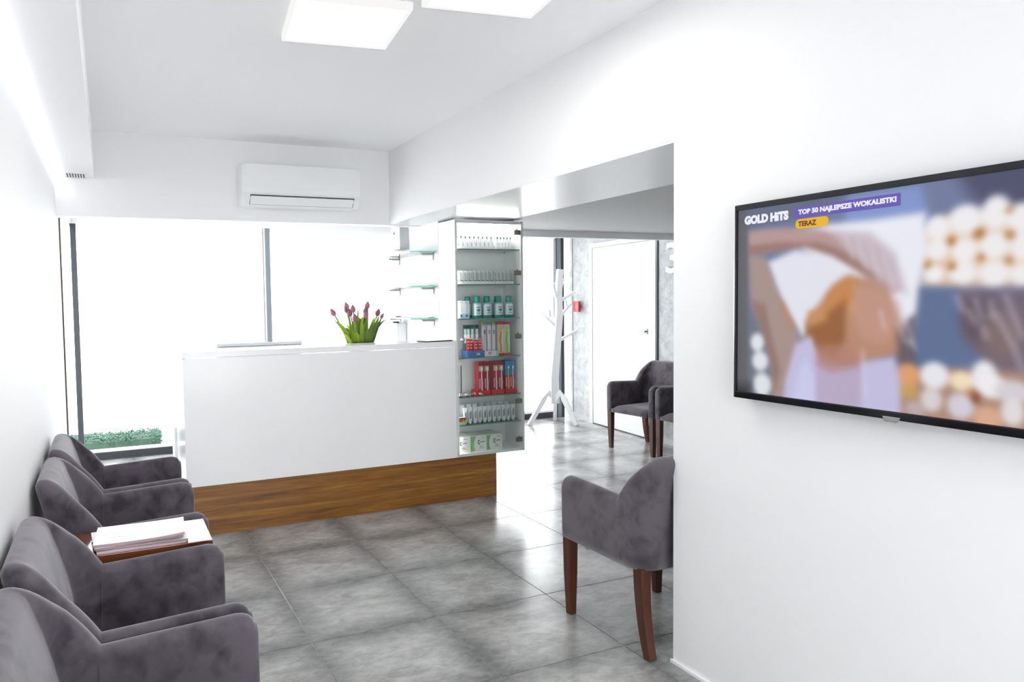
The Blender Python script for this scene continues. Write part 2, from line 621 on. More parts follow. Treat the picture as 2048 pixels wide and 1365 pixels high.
# door in the concrete wall
door = bpy.data.objects.new('door_1', None)
COL.objects.link(door)
door.location = WA
door.rotation_euler[2] = wrot
struct(door)
door['label'] = 'white flush door with square steel handle in the concrete wall'
box('door_frame', 'door_white', 0.530, 0.600, -0.03, 0.0, 0.0, 2.12, door, 0.002)
box('door_frame', 'door_white', 1.696, 1.790, -0.03, 0.0, 0.0, 2.12, door, 0.002)
box('door_frame', 'door_white', 0.600, 1.696, -0.03, 0.0, 2.07, 2.12, door, 0.002)
leaf = box('door_leaf', 'door_white', 0.604, 1.692, -0.024, 0.0, 0.012, 2.066, door, 0.001)
box('door_gap', 'dark_slot', 1.793, 1.807, -0.006, 0.0, 0.0, 2.12, door)
box('door_gap', 'dark_slot', 0.56, 1.692, -0.012, 0.0, 0.001, 0.011, door)
hd = MB().box(1.605, 1.66, -0.031, -0.024, 1.10, 1.155).build('handle_plate', 'handle_steel', leaf, 0.002)
MB().box(1.56, 1.65, -0.058, -0.044, 1.12, 1.134).box(1.633, 1.647, -0.05, -0.028, 1.12, 1.134).build('handle', 'handle_steel', leaf, 0.002)

# glazing along the back
win = bpy.data.objects.new('window_1', None)
COL.objects.link(win)
win.location = (0, YG, 0)
struct(win)
win['label'] = 'floor to ceiling glazing in charcoal frames across the back'
posts = [(-0.465, -0.415, 'charcoal'), (1.352, 1.405, 'frame_grey'), (3.17, 3.225, 'charcoal'), (5.003, 5.05, 'charcoal')]
for a, b, m_ in posts:
    box('mullion', m_, a, b, 0.0, 0.07, 0.0, 2.262, win, 0.002)
box('mullion', 'satin_white', 1.335, 1.352, 0.0, 0.05, 0.0, 2.262, win, 0.001)
box('gasket', 'brown_trim', 1.330, 1.335, 0.0, 0.05, 0.0, 2.262, win)
box('mullion', 'frame_grey', 4.945, 5.003, 0.0, 0.07, 0.0, 2.262, win, 0.002)
box('gasket', 'charcoal', 4.93, 4.945, 0.0, 0.06, 0.0, 2.262, win)
for a, b in ((-0.415, 1.330), (1.405, 3.17), (3.225, 4.93)):
    box('bottom_rail', 'charcoal', a, b, 0.0, 0.07, 0.005, 0.075, win, 0.002)
    box('sill_strip', 'satin_white', a, b, 0.01, 0.06, 0.075, 0.10, win, 0.002)
    box('top_rail', 'satin_white', a, b, 0.0, 0.07, 2.225, 2.262, win, 0.002)
    box('pane', 'window_glass', a, b, 0.03, 0.036, 0.10, 2.225, win)

# glazed return in the left wall
w2 = bpy.data.objects.new('window_2', None)
COL.objects.link(w2)
w2.location = (XL, 0.75, 0)
struct(w2)
w2['label'] = 'clear glass return at the window corner of the left wall'
box('edge_trim', 'brown_trim', -0.03, 0.010, 0.0, 0.03, 0.0, 2.262, w2, 0.002)
box('bottom_rail', 'charcoal', -0.06, -0.01, 0.03, 1.97, 0.0, 0.07, w2, 0.002)
box('top_rail', 'satin_white', -0.06, -0.01, 0.03, 1.97, 2.225, 2.262, w2, 0.002)
box('pane', 'window_glass', -0.036, -0.030, 0.03, 1.97, 0.07, 2.225, w2)
box('head', 'wall_paint', -0.14, 0.0, 0.0, 1.97, 2.262, 2.45, w2)

w3 = bpy.data.objects.new('added_window_3', None)  # added glazing out of view, brightens the room from behind
COL.objects.link(w3)
w3.location = (0, YR - 0.09, 0)
struct(w3)
w3['label'] = 'added unseen window in the rear wall, letting in fill light'
for a, b in ((-0.40, -0.35), (0.69, 0.74), (1.78, 1.83)):
    box('mullion', 'charcoal', a, b, 0, 0.06, 0.05, 2.5, w3)
for a, b in ((-0.35, 0.69), (0.74, 1.78)):
    box('bottom_rail', 'charcoal', a, b, 0, 0.06, 0.05, 0.10, w3)
    box('top_rail', 'charcoal', a, b, 0, 0.06, 2.45, 2.5, w3)
    box('pane', 'window_glass', a, b, 0.02, 0.026, 0.10, 2.45, w3)

gr = struct(MB().box(-45, 45, YG + 0.08, 60, -0.30, -0.08).box(-45, XL - 0.14, -45, YG + 0.08, -0.30, -0.08)
            .box(XL - 0.14, 45, -45, YR - 0.14, -0.30, -0.08).build('ground_outside', 'paving'))


# ================================================================== ARMCHAIRS
def shell_mesh():
    """U shaped upholstered wall: arms and back in one sweep. local +x = front"""
    # plan path of the wall's centre line (right arm front -> back -> left arm front)
    t_arm, t_back = 0.060, 0.080
    yc = 0.266          # arm centre line
    xb = -0.215         # centre line of the back at seat height
    rc = 0.062
    path = []
    # straight arm, fine spacing near the front round and the notch
    xs = [0.278, 0.274, 0.265, 0.25, 0.232, 0.21, 0.16, 0.11, 0.05, 0.0, -0.05, -0.072, -0.084, -0.090, -0.094, -0.098, -0.106, -0.122, -0.137, xb + rc]
    for x in xs:
        path.append((x, -yc, 0, -1))
    for k in range(1, 9):
        a = math.pi / 2 * k / 9
        path.append((xb + rc - rc * math.sin(a), -yc + rc - rc * math.cos(a), -math.sin(a), -math.cos(a)))
    ys = [-(yc - rc) + (2 * (yc - rc)) * k / 8 for k in range(9)]
    for y in ys:
        path.append((xb, y, -1, 0))
    half = path[:]
    left = [(x, -y, nx, -ny) for (x, y, nx, ny) in reversed(half[:len(xs) + 8])]
    path = half + left
    # arc length
    S = [0.0]
    for a, b in zip(path, path[1:]):
        S.append(S[-1] + math.hypot(b[0] - a[0], b[1] - a[1]))
    tot = S[-1]
    s_notch = 0.278 + 0.094
    s_corner_end = 0.278 - (xb + rc) + math.pi / 2 * rc

    def hgt(s):
        s = min(s, tot - s)
        if s <= s_notch:
            z = 0.664 - (s / s_notch) * 0.018
            if s < 0.05:
                z -= 0.030 * (1 - math.sqrt(max(0, 1 - (1 - s / 0.05) ** 2)))
            return z
        u = (s - s_notch) / (s_corner_end - 0.012 - s_notch)
        if u >= 1:
            return 0.842
        # straight rise easing into the flat top
        e = 1.25 * u if u < 0.6 else 1 - 0.25 * ((1 - u) / 0.4) ** 2
        return 0.646 + (0.842 - 0.646) * e

    def bk(s):   # 0 on the arms, 1 on the back
        s = min(s, tot - s)
        u = (s - s_notch) / (s_corner_end - s_notch)
        u = max(0, min(1, u))
        return u * u * (3 - 2 * u)

    z0 = 0.365
    rows = []
    for (x, y, nx, ny), s in zip(path, S):
        hh = hgt(s)
        b = bk(s)
        t = t_arm + (t_back - t_arm) * b
        lean = 0.084 * b

        def P(off, z):
            k = max(0, (z - z0) / (0.842 - z0))
            o = off + 0.003 * math.sin(k * 3.1)
            return (x + nx * o - lean * k * k * 0.9, y + ny * o, z)
        ring = []
        # outer side, from the bottom up
        nz = 7
        r = t / 2
        zt = hh - r
        for k in range(nz):
            ring.append(P(r * (0.93 if k == 0 else 1.0), z0 + (zt - z0) * k / (nz - 1)))
        for k in range(1, 8):
            a = math.pi * k / 8
            ring.append(P(r * math.cos(a), zt + r * math.sin(a)))
        for k in range(nz - 1, -1, -1):
            puff = 0.012 * b * math.sin(math.pi * k / (nz - 1))
            ring.append(P(-r - puff, z0 + (zt - z0) * k / (nz - 1)))
        rows.append(ring)
    m = len(rows[0])
    mb = MB()
    vs = [p for r_ in rows for p in r_]
    fs = []
    for i in range(len(rows) - 1):
        for k in range(m):
            fs.append((i * m + k, i * m + (k + 1) % m, (i + 1) * m + (k + 1) % m, (i + 1) * m + k))
    # rounded front ends of the arms
    def endcap(i, flip):
        base = rows[i]
        prev = list(range(i * m, i * m + m))
        cy = sum(p[1] for p in base) / m
        czs = [p[2] for p in base]
        for dx, sc in ((0.006, 0.9), (0.009, 0.7)):
            o = len(vs)
            for p in base:
                zm = (max(czs) + min(czs)) / 2
                hz = (max(czs) - min(czs)) / 2
                q = (p[2] - zm)
                vs.append((p[0] + dx, cy + (p[1] - cy) * sc, zm + (abs(q) - (1 - sc) * 0.03) * (1 if q >= 0 else -1) if abs(q) > (1 - sc) * 0.03 else p[2]))
            cur = list(range(o, o + m))
            for k in range(m):
                fs.append((prev[k], prev[(k + 1) % m], cur[(k + 1) % m], cur[k]))
            prev = cur
        fs.append(tuple(prev))
    endcap(0, False)
    endcap(len(rows) - 1, True)
    mb.add(vs, fs)
    return mb


def seat_mesh():
    mb = MB()
    nx, ny = 14, 12
    x0, x1, w_ = -0.195, 0.282, 0.238
    vs, fs = [], []
    for i in range(nx + 1):
        u = i / nx
        x = x0 + (x1 - x0) * u
        for j in range(ny + 1):
            v = j / ny * 2 - 1
            edge = (1 - abs(v) ** 5)
            fr = 1 - max(0, (u - 0.82) / 0.18) ** 2.2
            z = 0.395 + 0.036 * edge ** 0.6 * max(fr, 0) ** 0.5 + 0.006 * math.cos(v * 1.5)
            vs.append((x, v * w_, z))
    n1 = len(vs)
    for i in range(nx + 1):
        x = x0 + (x1 - x0) * i / nx
        for j in range(ny + 1):
            vs.append((x, (j / ny * 2 - 1) * w_, 0.362))
    W = ny + 1
    for i in range(nx):
        for j in range(ny):
            a = i * W + j
            fs.append((a, a + W, a + W + 1, a + 1))
            fs.append((n1 + a, n1 + a + 1, n1 + a + W + 1, n1 + a + W))
    for j in range(ny):
        for i in (0, nx):
            a = i * W + j
            fs.append((a, a + 1, n1 + a + 1, n1 + a))
    for i in range(nx):
        for j in (0, ny):
            a = i * W + j
            fs.append((a, a + W, n1 + a + W, n1 + a))
    return mb.add(vs, fs)


def make_chair(label):
    t = thing('armchair', label, 'armchair', group='grey velvet armchairs')
    shell = shell_mesh().build('upholstered_shell', 'velvet', t, smooth=True)
    seat_mesh().build('seat', 'velvet', t, smooth=True)
    # stitched seams where arm and back panels meet
    for s in (-1, 1):
        MB().tube([(-0.099, s * 0.2350, 0.61), (-0.101, s * 0.2352, 0.55), (-0.104, s * 0.2355, 0.44)], 0.0016, 5).build('seam', 'velvet', shell)
        MB().tube([(-0.100, s * 0.2965, 0.60), (-0.112, s * 0.2975, 0.50), (-0.12, s * 0.2965, 0.38)], 0.0016, 5).build('seam', 'velvet', shell)
    for s in (-1, 1):
        MB().bar([(0.257, s * 0.267, 0.37), (0.257, s * 0.267, 0.20), (0.254, s * 0.267, 0.0)], [0.050, 0.046, 0.034], [0.050, 0.046, 0.034]).build('leg', 'leg_wood', t, 0.004)
        pts, wv = [], []
        for k in range(9):
            u = k / 8
            pts.append((-0.205 - 0.048 * u ** 2.2, s * 0.258, 0.37 * (1 - u)))
            wv.append(0.052 - 0.014 * u)
        MB().bar(pts, wv, wv).build('leg', 'leg_wood', t, 0.004)
    MB().box(-0.18, 0.22, -0.22, 0.22, 0.350, 0.366).build('seat_frame', 'charcoal', t)
    return t


CH = [
    (-0.117, -0.985, 0.0, 'grey velvet armchair by the left wall, nearest the window'),
    (-0.117, -1.607, 0.0, 'grey velvet armchair just behind the magazine table, beside the window armchair'),
    (-0.117, -2.560, 0.0, 'grey velvet armchair on the near side of the magazine table'),
    (-0.117, -3.172, 0.0, 'grey velvet armchair in the near left corner, cut by the picture edge'),
    (2.062, -2.282, math.radians(92.5), 'grey velvet armchair at the wall end, seen from behind, half hidden'),
    (4.645, 0.700, math.radians(186.3), 'grey velvet armchair in front of the white door in the far room'),
    (4.712, 0.088, math.radians(186.3), 'grey velvet armchair in the far room mostly hidden behind the wall edge'),
]
c0 = make_chair(CH[0][3])
for i, (x, y, rz, lb) in enumerate(CH):
    c = c0 if i == 0 else copy_tree(c0)
    c.location = (x, y, 0)
    c.rotation_euler[2] = rz
    c['label'] = lb
    if i == 4:
        MB().box(0.17, 0.195, 0.20, 0.23, 0.322, 0.352).build('corner_block', paint('#b9b3a2'), c)

# ================================================================== MAGAZINE TABLE
tb = thing('side_table', 'narrow dark wood side table between two grey armchairs', 'table', (-0.135, -2.09, 0))
MB().box(-0.30, 0.278, -0.140, 0.136, 0.628, 0.655).build('table_top', 'table_wood', tb, 0.002)
MB().box(-0.29, 0.262, -0.132, -0.114, 0.56, 0.628).build('apron', 'table_wood', tb, 0.001)
MB().box(-0.29, 0.262, 0.112, 0.130, 0.56, 0.628).build('apron', 'table_wood', tb, 0.001)
for sx in (-0.27, 0.24):
    for sy in (-0.112, 0.110):
        MB().box(sx - 0.018, sx + 0.018, sy - 0.018, sy + 0.018, 0, 0.628).build('leg', 'table_wood', tb, 0.002)


def magazine(label, cx, cy, z, lx, ly, rz, th, cover, edge, wav=0.0, marks=()):
    t = thing('magazine', label, 'magazine', (cx, cy, z), rz, 'magazines on the side table')
    n = 10
    def sheet(z0, z1, ex, wv):
        vs, fs = [], []
        for i in range(n + 1):
            u = i / n
            x = -lx / 2 - ex + (lx + 2 * ex) * u
            dz = wv * (u ** 3)
            vs += [(x, -ly / 2 - ex, z0 + dz), (x, ly / 2 + ex, z0 + dz * 0.5), (x, ly / 2 + ex, z1 + dz * 0.5), (x, -ly / 2 - ex, z1 + dz)]
        for i in range(n):
            for k in range(4):
                fs.append((i * 4 + k, i * 4 + (k + 1) % 4, i * 4 + 4 + (k + 1) % 4, i * 4 + 4 + k))
        fs += [(3, 2, 1, 0), tuple(n * 4 + k for k in range(4))]
        return MB().add(vs, fs)
    sheet(0.0005, th - 0.0008, 0.0, wav).build('pages', edge, t)
    cv = sheet(th - 0.0008, th, 0.0005, wav).build('cover', cover, t)
    sheet(0, 0.0005, 0.0005, wav).build('back_cover', edge, t)
    for (a, b, c_, d, colr) in marks:
        MB().box(a * lx, b * lx, c_ * ly, d * ly, th + wav * 0.1, th + 0.0004 + wav * 0.1).build('print', paint(colr), cv)


magazine('thin pink-edged magazine at the bottom of the stack on the table', -0.088, -2.120, 0.6555, 0.285, 0.205, 0.02, 0.006, paint('#d8c3cd'), paint('#c9a5b4'), 0.0)
magazine('black and white magazine second from the bottom of the stack', -0.082, -2.110, 0.662, 0.295, 0.20, -0.03, 0.006, paint('#e9e9ea'), paint('#8d8a8c'), 0.0)
magazine('magazine with a pink and black cover under the top one', -0.10, -2.105, 0.6685, 0.285, 0.195, 0.07, 0.006, paint('#d9d5d6'), paint('#a9858d'), 0.0)
magazine('large white newspaper-like magazine on top of the stack', -0.088, -2.110, 0.6750, 0.292, 0.205, -0.07, 0.009, paint('#f1f2f2'), paint('#b9a3a6'), 0.012,
         [(-0.45, -0.2, 0.02, 0.05, '#dfe3e4'), (-0.3, 0.2, -0.2, -0.17, '#dde0e2'), (0.28, 0.44, -0.28, -0.26, '#8c8f93'), (0.26, 0.44, -0.08, -0.06, '#9fa2a6'), (0.2, 0.44, 0.28, 0.30, '#9a9da1')])

# ================================================================== RECEPTION DESK
YD = -0.10
desk = thing('reception_desk', 'glossy white reception desk with a wooden plinth', 'desk', (1.2, 0.1, 0))
ox, oy = 1.2, 0.1


def dbox(n, m, x0, x1, y0, y1, z0, z1, p=desk, bv=0.0015):
    return MB().box(x0 - ox, x1 - ox, y0 - oy, y1 - oy, z0, z1).build(n, m, p, bv)


dbox('front_panel', 'gloss_white', 0.250, 2.150, YD, YD + 0.04, 0.326, 1.143, desk, 0.0005)
dbox('counter_top', 'gloss_white', 0.248, 2.150, YD - 0.001, 0.17, 1.146, 1.184, desk, 0.0005)
dbox('side_panel', 'gloss_white', 0.250, 0.285, YD + 0.04, 0.60, 0.04, 1.143)
dbox('work_surface', 'gloss_white', 0.285, 2.150, YD + 0.04, 0.62, 0.725, 0.755)
dbox('plinth', 'plank_wood', 0.29, 2.488, YD + 0.02, 0.16, 0.0, 0.325)
dbox('plinth_edge', paint('#3a2213'), 2.488, 2.491, YD + 0.02, 0.16, 0.0, 0.325)
dbox('return_panel', 'satin_white', 0.232, 0.250, 0.50, 0.68, 0.0, 0.62)

mon = thing('monitor', 'pale grey slim monitor top peeking over the counter', 'monitor', (0.826, 0.38, 0.755))
MB().box(-0.303, 0.303, -0.012, 0.012, 0.12, 0.450).build('housing', 'grey_plastic', mon, 0.004)
MB().box(-0.29, 0.29, 0.012, 0.014, 0.135, 0.435).build('screen', 'black_gloss', mon)
MB().box(-0.03, 0.03, -0.03, -0.012, 0.0, 0.3).build('stand_neck', 'grey_plastic', mon, 0.003)
MB().box(-0.12, 0.12, -0.09, 0.09, 0.0, 0.012).build('stand_foot', 'grey_plastic', mon, 0.003)
MB().box(-0.29, 0.29, -0.0135, -0.012, 0.425, 0.428).build('seam', 'charcoal', mon)

tg = thing('tablet', 'thin black tablet lying at the right end of the counter', 'tablet', (2.03, 0.0, 1.1845), math.radians(8))
MB().box(-0.115, 0.110, -0.07, 0.07, 0.0, 0.007).build('body', 'black_tablet', tg, 0.002)
MB().box(-0.105, 0.100, -0.062, 0.062, 0.007, 0.0075).build('screen', 'black_gloss', tg)

# ================================================================== TULIPS
VX, VY = 1.563, 0.33
vase = thing('vase', 'clear glass vase holding the tulips behind the counter', 'vase', (VX, VY, 0.755))
MB().lathe([(0.055, 0.0), (0.062, 0.01), (0.064, 0.10), (0.072, 0.25), (0.085, 0.38), (0.0885, 0.43), (0.0855, 0.43), (0.081, 0.37), (0.068, 0.25), (0.06, 0.10), (0.056, 0.02)], n=28).build('glass_body', 'vase_glass', vase, smooth=True)
MB().lathe([(0.050, 0.021), (0.056, 0.03), (0.058, 0.10), (0.066, 0.25), (0.066, 0.251)], n=24).build('water', 'vase_glass', vase, smooth=True)


def blade(base, mid, tip, wmax, fold=0.25):
    vs, fs = [], []
    B, Mi, T = Vector(base), Vector(mid), Vector(tip)
    n = 9
    for i in range(n + 1):
        u = i / n
        p = B * (1 - u) ** 2 + Mi * 2 * u * (1 - u) + T * u * u
        d = ((Mi - B) * 2 * (1 - u) + (T - Mi) * 2 * u).normalized()
        s = d.cross(Vector((0.25, 1, 0.1))).normalized()
        nrm = s.cross(d)
        w_ = wmax * (math.sin(math.pi * min(1, u * 0.92 + 0.08)) ** 0.7) * (1 - u * 0.15) if u < 0.999 else 0.0008
        vs += [p - s * w_ / 2 + nrm * w_ * fold, p, p + s * w_ / 2 + nrm * w_ * fold]
    for i in range(n):
        a = i * 3
        fs += [(a, a + 3, a + 4, a + 1), (a + 1, a + 4, a + 5, a + 2)]
    return MB().add(vs, fs)


def petal_bloom(c, ax, L_, R_):
    """closed tulip bud: six overlapping petals as a fluted body"""
    ax = Vector(ax).normalized()
    s = ax.orthogonal().normalized()
    t = ax.cross(s)
    n, m_ = 18, 8
    vs, fs = [], []
    for i in range(m_ + 1):
        u = i / m_
        r = R_ * (math.sin(math.pi * (0.10 + 0.84 * u ** 0.85))) ** 0.8
        for k in range(n):
            a = 2 * math.pi * k / n
            rr = r * (1 + 0.10 * math.cos(3 * a + (0.5 if u > 0.5 else 0)) + 0.05 * math.cos(6 * a))
            tipz = L_ * u + (0.10 * L_ * math.cos(3 * a) if i == m_ else 0)
            vs.append(Vector(c) + ax * tipz + (s * math.cos(a) + t * math.sin(a)) * rr)
    for i in range(m_):
        for k in range(n):
            fs.append((i * n + k, i * n + (k + 1) % n, (i + 1) * n + (k + 1) % n, (i + 1) * n + k))
    fs += [tuple(reversed(range(n))), tuple(m_ * n + k for k in range(n))]
    return MB().add(vs, fs)


# blossom positions relative to the vase axis (x, y, z above the work surface)
BL = [(-0.195, 0.02, 0.648, 'pink tulip leaning furthest left out of the vase'),
      (-0.082, 0.05, 0.690, 'mauve tulip standing tallest on the left of the bunch'),
      (-0.106, -0.01, 0.668, 'small dark tulip bud left of the tallest left tulip'),
      (-0.088, -0.05, 0.642, 'mauve tulip below the two left buds'),
      (-0.052, -0.06, 0.602, 'purple tulip lowest in the front of the bunch'),
      (-0.038, 0.03, 0.668, 'violet-grey tulip bud left of the tall middle leaf'),
      (0.040, -0.03, 0.652, 'purple tulip right of the middle of the bunch'),
      (0.031, -0.06, 0.622, 'pale purple tulip just under the middle purple one'),
      (0.078, 0.04, 0.692, 'brownish tulip bud standing tallest on the right'),
      (0.152, 0.02, 0.638, 'red-brown tulip upright on the right side'),
      (0.172, -0.02, 0.618, 'small grey tulip bud furthest right of the bunch')]
rng = random.Random(3)
for i, (bx_, by_, bz_, lb) in enumerate(BL):
    t = thing('tulip', lb, 'tulip', (VX, VY, 0.755), 0, 'tulips in the glass vase')
    a0 = Vector((bx_ * 0.10, by_ * 0.2, 0.03 + 0.002 * i))
    a1 = Vector((bx_ * 0.28, by_ * 0.45 , 0.42))
    a2 = Vector((bx_ * 0.95, by_ * 0.95, bz_ - 0.02))
    pts = []
    for k in range(11):
        u = k / 10
        pts.append(a0 * (1 - u) ** 2 + a1 * 2 * u * (1 - u) + a2 * u * u)
    MB().tube(pts, [0.0056] * 8 + [0.0052] * 3, 7).build('stem', 'tulip_stem', t, smooth=True)
    ax = (pts[-1] - pts[-3])
    petal_bloom(pts[-1], ax, 0.056 if 'small' not in lb else 0.044, 0.0195 if 'small' not in lb else 0.0135).build('blossom', 'tulip_petal', t, smooth=True)
    for q in range(6 if i % 2 else 5):
        an = rng.uniform(0, 2 * math.pi)
        sx = 0.045 * math.cos(an) + bx_ * 0.22
        sy = 0.045 * math.sin(an)
        hgt_ = rng.uniform(0.49, 0.64)
        base = (sx * 0.35, sy * 0.35, 0.25)
        mid = (sx * 1.15, sy * 1.2, 0.45)
        tip = (sx * rng.uniform(1.0, 2.2) + bx_ * 0.15 + rng.uniform(-0.02, 0.02), sy * 1.3, hgt_)
        blade(base, mid, tip, rng.uniform(0.026, 0.052)).build('leaf', 'tulip_leaf', t, smooth=True)
    if i == 0:
        blade((-0.03, -0.02, 0.30), (-0.07, -0.01, 0.50), (-0.208, -0.02, 0.60), 0.042).build('leaf', 'tulip_leaf', t, smooth=True)
    if i == 5:
        blade((-0.01, 0.02, 0.30), (-0.01, 0.02, 0.50), (-0.004, 0.02, 0.685), 0.034).build('leaf', 'tulip_leaf', t, smooth=True)
    if i == 8:
        blade((0.04, 0.02, 0.30), (0.055, 0.02, 0.50), (0.078, 0.02, 0.68), 0.032).build('leaf', 'tulip_leaf', t, smooth=True)
    if i == 10:
        blade((0.04, 0.0, 0.30), (0.07, 0.0, 0.50), (0.215, -0.01, 0.60), 0.030).build('leaf', 'tulip_leaf', t, smooth=True)

# ================================================================== DISPLAY CABINET
cab = thing('display_cabinet', 'tall white display cabinet with glass shelves beside the desk', 'cabinet', (2.4425, 0.04, 0.326))
kx, ky, kz = 2.4425, 0.04, 0.326


def cbox(n, m, x0, x1, y0, y1, z0, z1, p=None, bv=0.001):
    return MB().box(x0 - kx, x1 - kx, y0 - ky, y1 - ky, z0 - kz, z1 - kz).build(n, m, p or cab, bv)


CX0, CX1 = 2.1555, 2.730
cbox('side_panel', 'gloss_white', CX0, CX0 + 0.018, YD, 0.18, 0.326, 2.070)
cbox('side_panel', 'gloss_white', CX1 - 0.018, CX1, YD, 0.18, 0.326, 2.070)
cbox('top_panel', 'gloss_white', CX0 + 0.018, CX1 - 0.018, YD + 0.005, 0.18, 2.044, 2.070)
cbox('bottom_panel', 'gloss_white', CX0 + 0.018, CX1 - 0.018, YD + 0.005, 0.18, 0.326, 0.346)
cbox('back_panel', mat('cabinet_back', (0.88, 0.89, 0.895), 0.3), CX0 + 0.018, CX1 - 0.018, 0.168, 0.18, 0.346, 2.044)
cbox('lamp_or_fill_strip', 'cabinet_led', CX0 + 0.03, CX1 - 0.03, YD + 0.012, YD + 0.022, 2.034, 2.044)
cbox('lamp_or_fill_strip', 'cabinet_added_fill', CX0 + 0.0185, CX0 + 0.0215, YD + 0.030, YD + 0.040, 0.36, 2.03, None, 0)  # added fill strip hidden behind the side panel, brightens the shelves
SZ = [1.860, 1.600, 1.347, 1.057, 0.767, 0.558]
for z in SZ:
    g = cbox('glass_shelf', 'shelf_glass', CX0 + 0.0185, CX1 - 0.0185, YD + 0.022, 0.166, z - 0.008, z)
    cbox('front_edge', 'glass_edge', CX0 + 0.0185, CX1 - 0.0185, YD + 0.020, YD + 0.022, z - 0.008, z, g, 0)
    for xx in (CX0 + 0.024, CX1 - 0.024):
        for yy in (YD + 0.05, 0.14):
            cbox('shelf_pin', 'silver', xx - 0.006, xx + 0.006, yy - 0.004, yy + 0.004, z - 0.018, z - 0.008, None, 0)
door_g = cbox('glass_door', 'cabinet_glass', CX0 + 0.006, CX1 - 0.004, YD - 0.006, YD - 0.001, 0.330, 2.062)
for z in (1.987, 1.683, 1.203, 0.708, 0.413):
    hg = cbox('hinge', 'bronze', CX1 - 0.072, CX1 - 0.020, YD + 0.0005, YD + 0.014, z - 0.018, z + 0.018, None, 0.003)
    MB().tube([(CX1 - 0.030 - kx, YD + 0.016 - ky, z - kz), (CX1 - 0.030 - kx, YD + 0.05 - ky, z + 0.004 - kz)], 0.008, 10).build('hinge_arm', 'bronze', hg)
    cbox('screw_cap', 'bronze', CX1 - 0.052, CX1 - 0.044, YD + 0.003, YD + 0.012, z + 0.018, z + 0.026, hg, 0)
MB().lathe([(0.006, 0.0), (0.007, -0.010), (0.017, -0.016), (0.018, -0.024), (0.012, -0.030), (0.002, -0.031)], (2.195 - kx, YD - 0.006 - ky, 1.194 - kz), 16, axis='y').build('knob', 'chrome', door_g, smooth=True)
hb = cbox('pull_bar', 'charcoal', 2.1795, 2.186, YD - 0.020, YD - 0.014, 0.80, 1.005, door_g, 0.001)
for z in (0.785, 1.005):
    cbox('pull_end', 'chrome', 2.1755, 2.190, YD - 0.022, YD - 0.006, z, z + 0.018, door_g, 0.002)


def label_text(par, body, x, y, z, wd, ht, m):
    # lettering standing upright on a face that looks towards -Y
    return textmesh('lettering', body, 0.02, m, par, Matrix.Translation((x, y, z)) @ Matrix.Rotation(math.pi / 2, 4, 'X'), fit=(wd, ht), offset=0.0006)


# --- top shelf: two white trays of flat brush packs
def tray(label, x0, x1, y0, y1, z, hh, m, group=None, back=None):
    t = thing('display_tray', label, 'tray', ((x0 + x1) / 2, (y0 + y1) / 2, z), 0, group)
    hw, hd = (x1 - x0) / 2, (y1 - y0) / 2
    e = 0.0015
    MB().box(-hw, hw, -hd, -hd + e, 0, hh).build('front', m, t)
    MB().box(-hw, hw, hd - e, hd, 0, back or hh).build('back', m, t)
    MB().box(-hw, -hw + e, -hd + e, hd - e, 0, hh).build('side', m, t)
    MB().box(hw - e, hw, -hd + e, hd - e, 0, hh).build('side', m, t)
    MB().box(-hw + e, hw - e, -hd + e, hd - e, 0, e).build('bottom', m, t)
    return t


zt = SZ[0] + 0.0005
tray('long white card tray on the top glass shelf, left', 2.180, 2.515, -0.055, 0.075, zt, 0.022, 'pure_white')
tray('short white card tray on the top glass shelf, right', 2.525, 2.675, -0.055, 0.075, zt, 0.022, 'pure_white')
xs1 = [2.190 + 0.036 * k for k in range(9)] + [2.535 + 0.028 * k for k in range(5)]
for k, x in enumerate(xs1):
    t = thing('brush_pack', 'slim white brush pack on the top shelf, %s from the left' % ORD[k], 'brush pack', (x + 0.011, -0.045 + (0.0 if k < 9 else 0.006), zt + 0.0022), 0, 'white brush packs on the top shelf')
    wd = 0.0145 if k < 9 else 0.0115
    MB().prism([(-wd, 0), (wd, 0), (wd, 0.090), (wd * 0.6, 0.103), (-wd * 0.6, 0.103), (-wd, 0.090)], 'y', 0, 0.014).build('card', 'pure_white', t)
    MB().prism([(-wd * .75, .004), (wd * .75, .004), (wd * .75, .088), (wd * .4, .099), (-wd * .4, .099), (-wd * .75, .088)], 'y', 0.016, 0.085).build('stacked_cards', 'pure_white', t)
    c_ = ['#3b3f4a', '#3a3b46', '#51504e', '#4a4560', '#5d4c8d', '#51457f', '#6b4ea8', '#5b4d8a', '#6f6a78'][k % 9]
    MB().lathe([(0.0028, 0), (0.0052, 0.004), (0.0052, 0.013), (0.003, 0.017)], (-0.004, -0.0015, 0.076), 10, 1, 0.4).build('brush_head', paint(c_), t)
    MB().box(-0.0045, -0.0025, -0.0012, 0, 0.03, 0.077).build('brush_stem', paint('#b8bac0'), t)
    MB().box(wd * 0.45, wd * 0.9, -0.0008, 0, 0.012, 0.05).build('print', paint('#c7c2d3'), t)

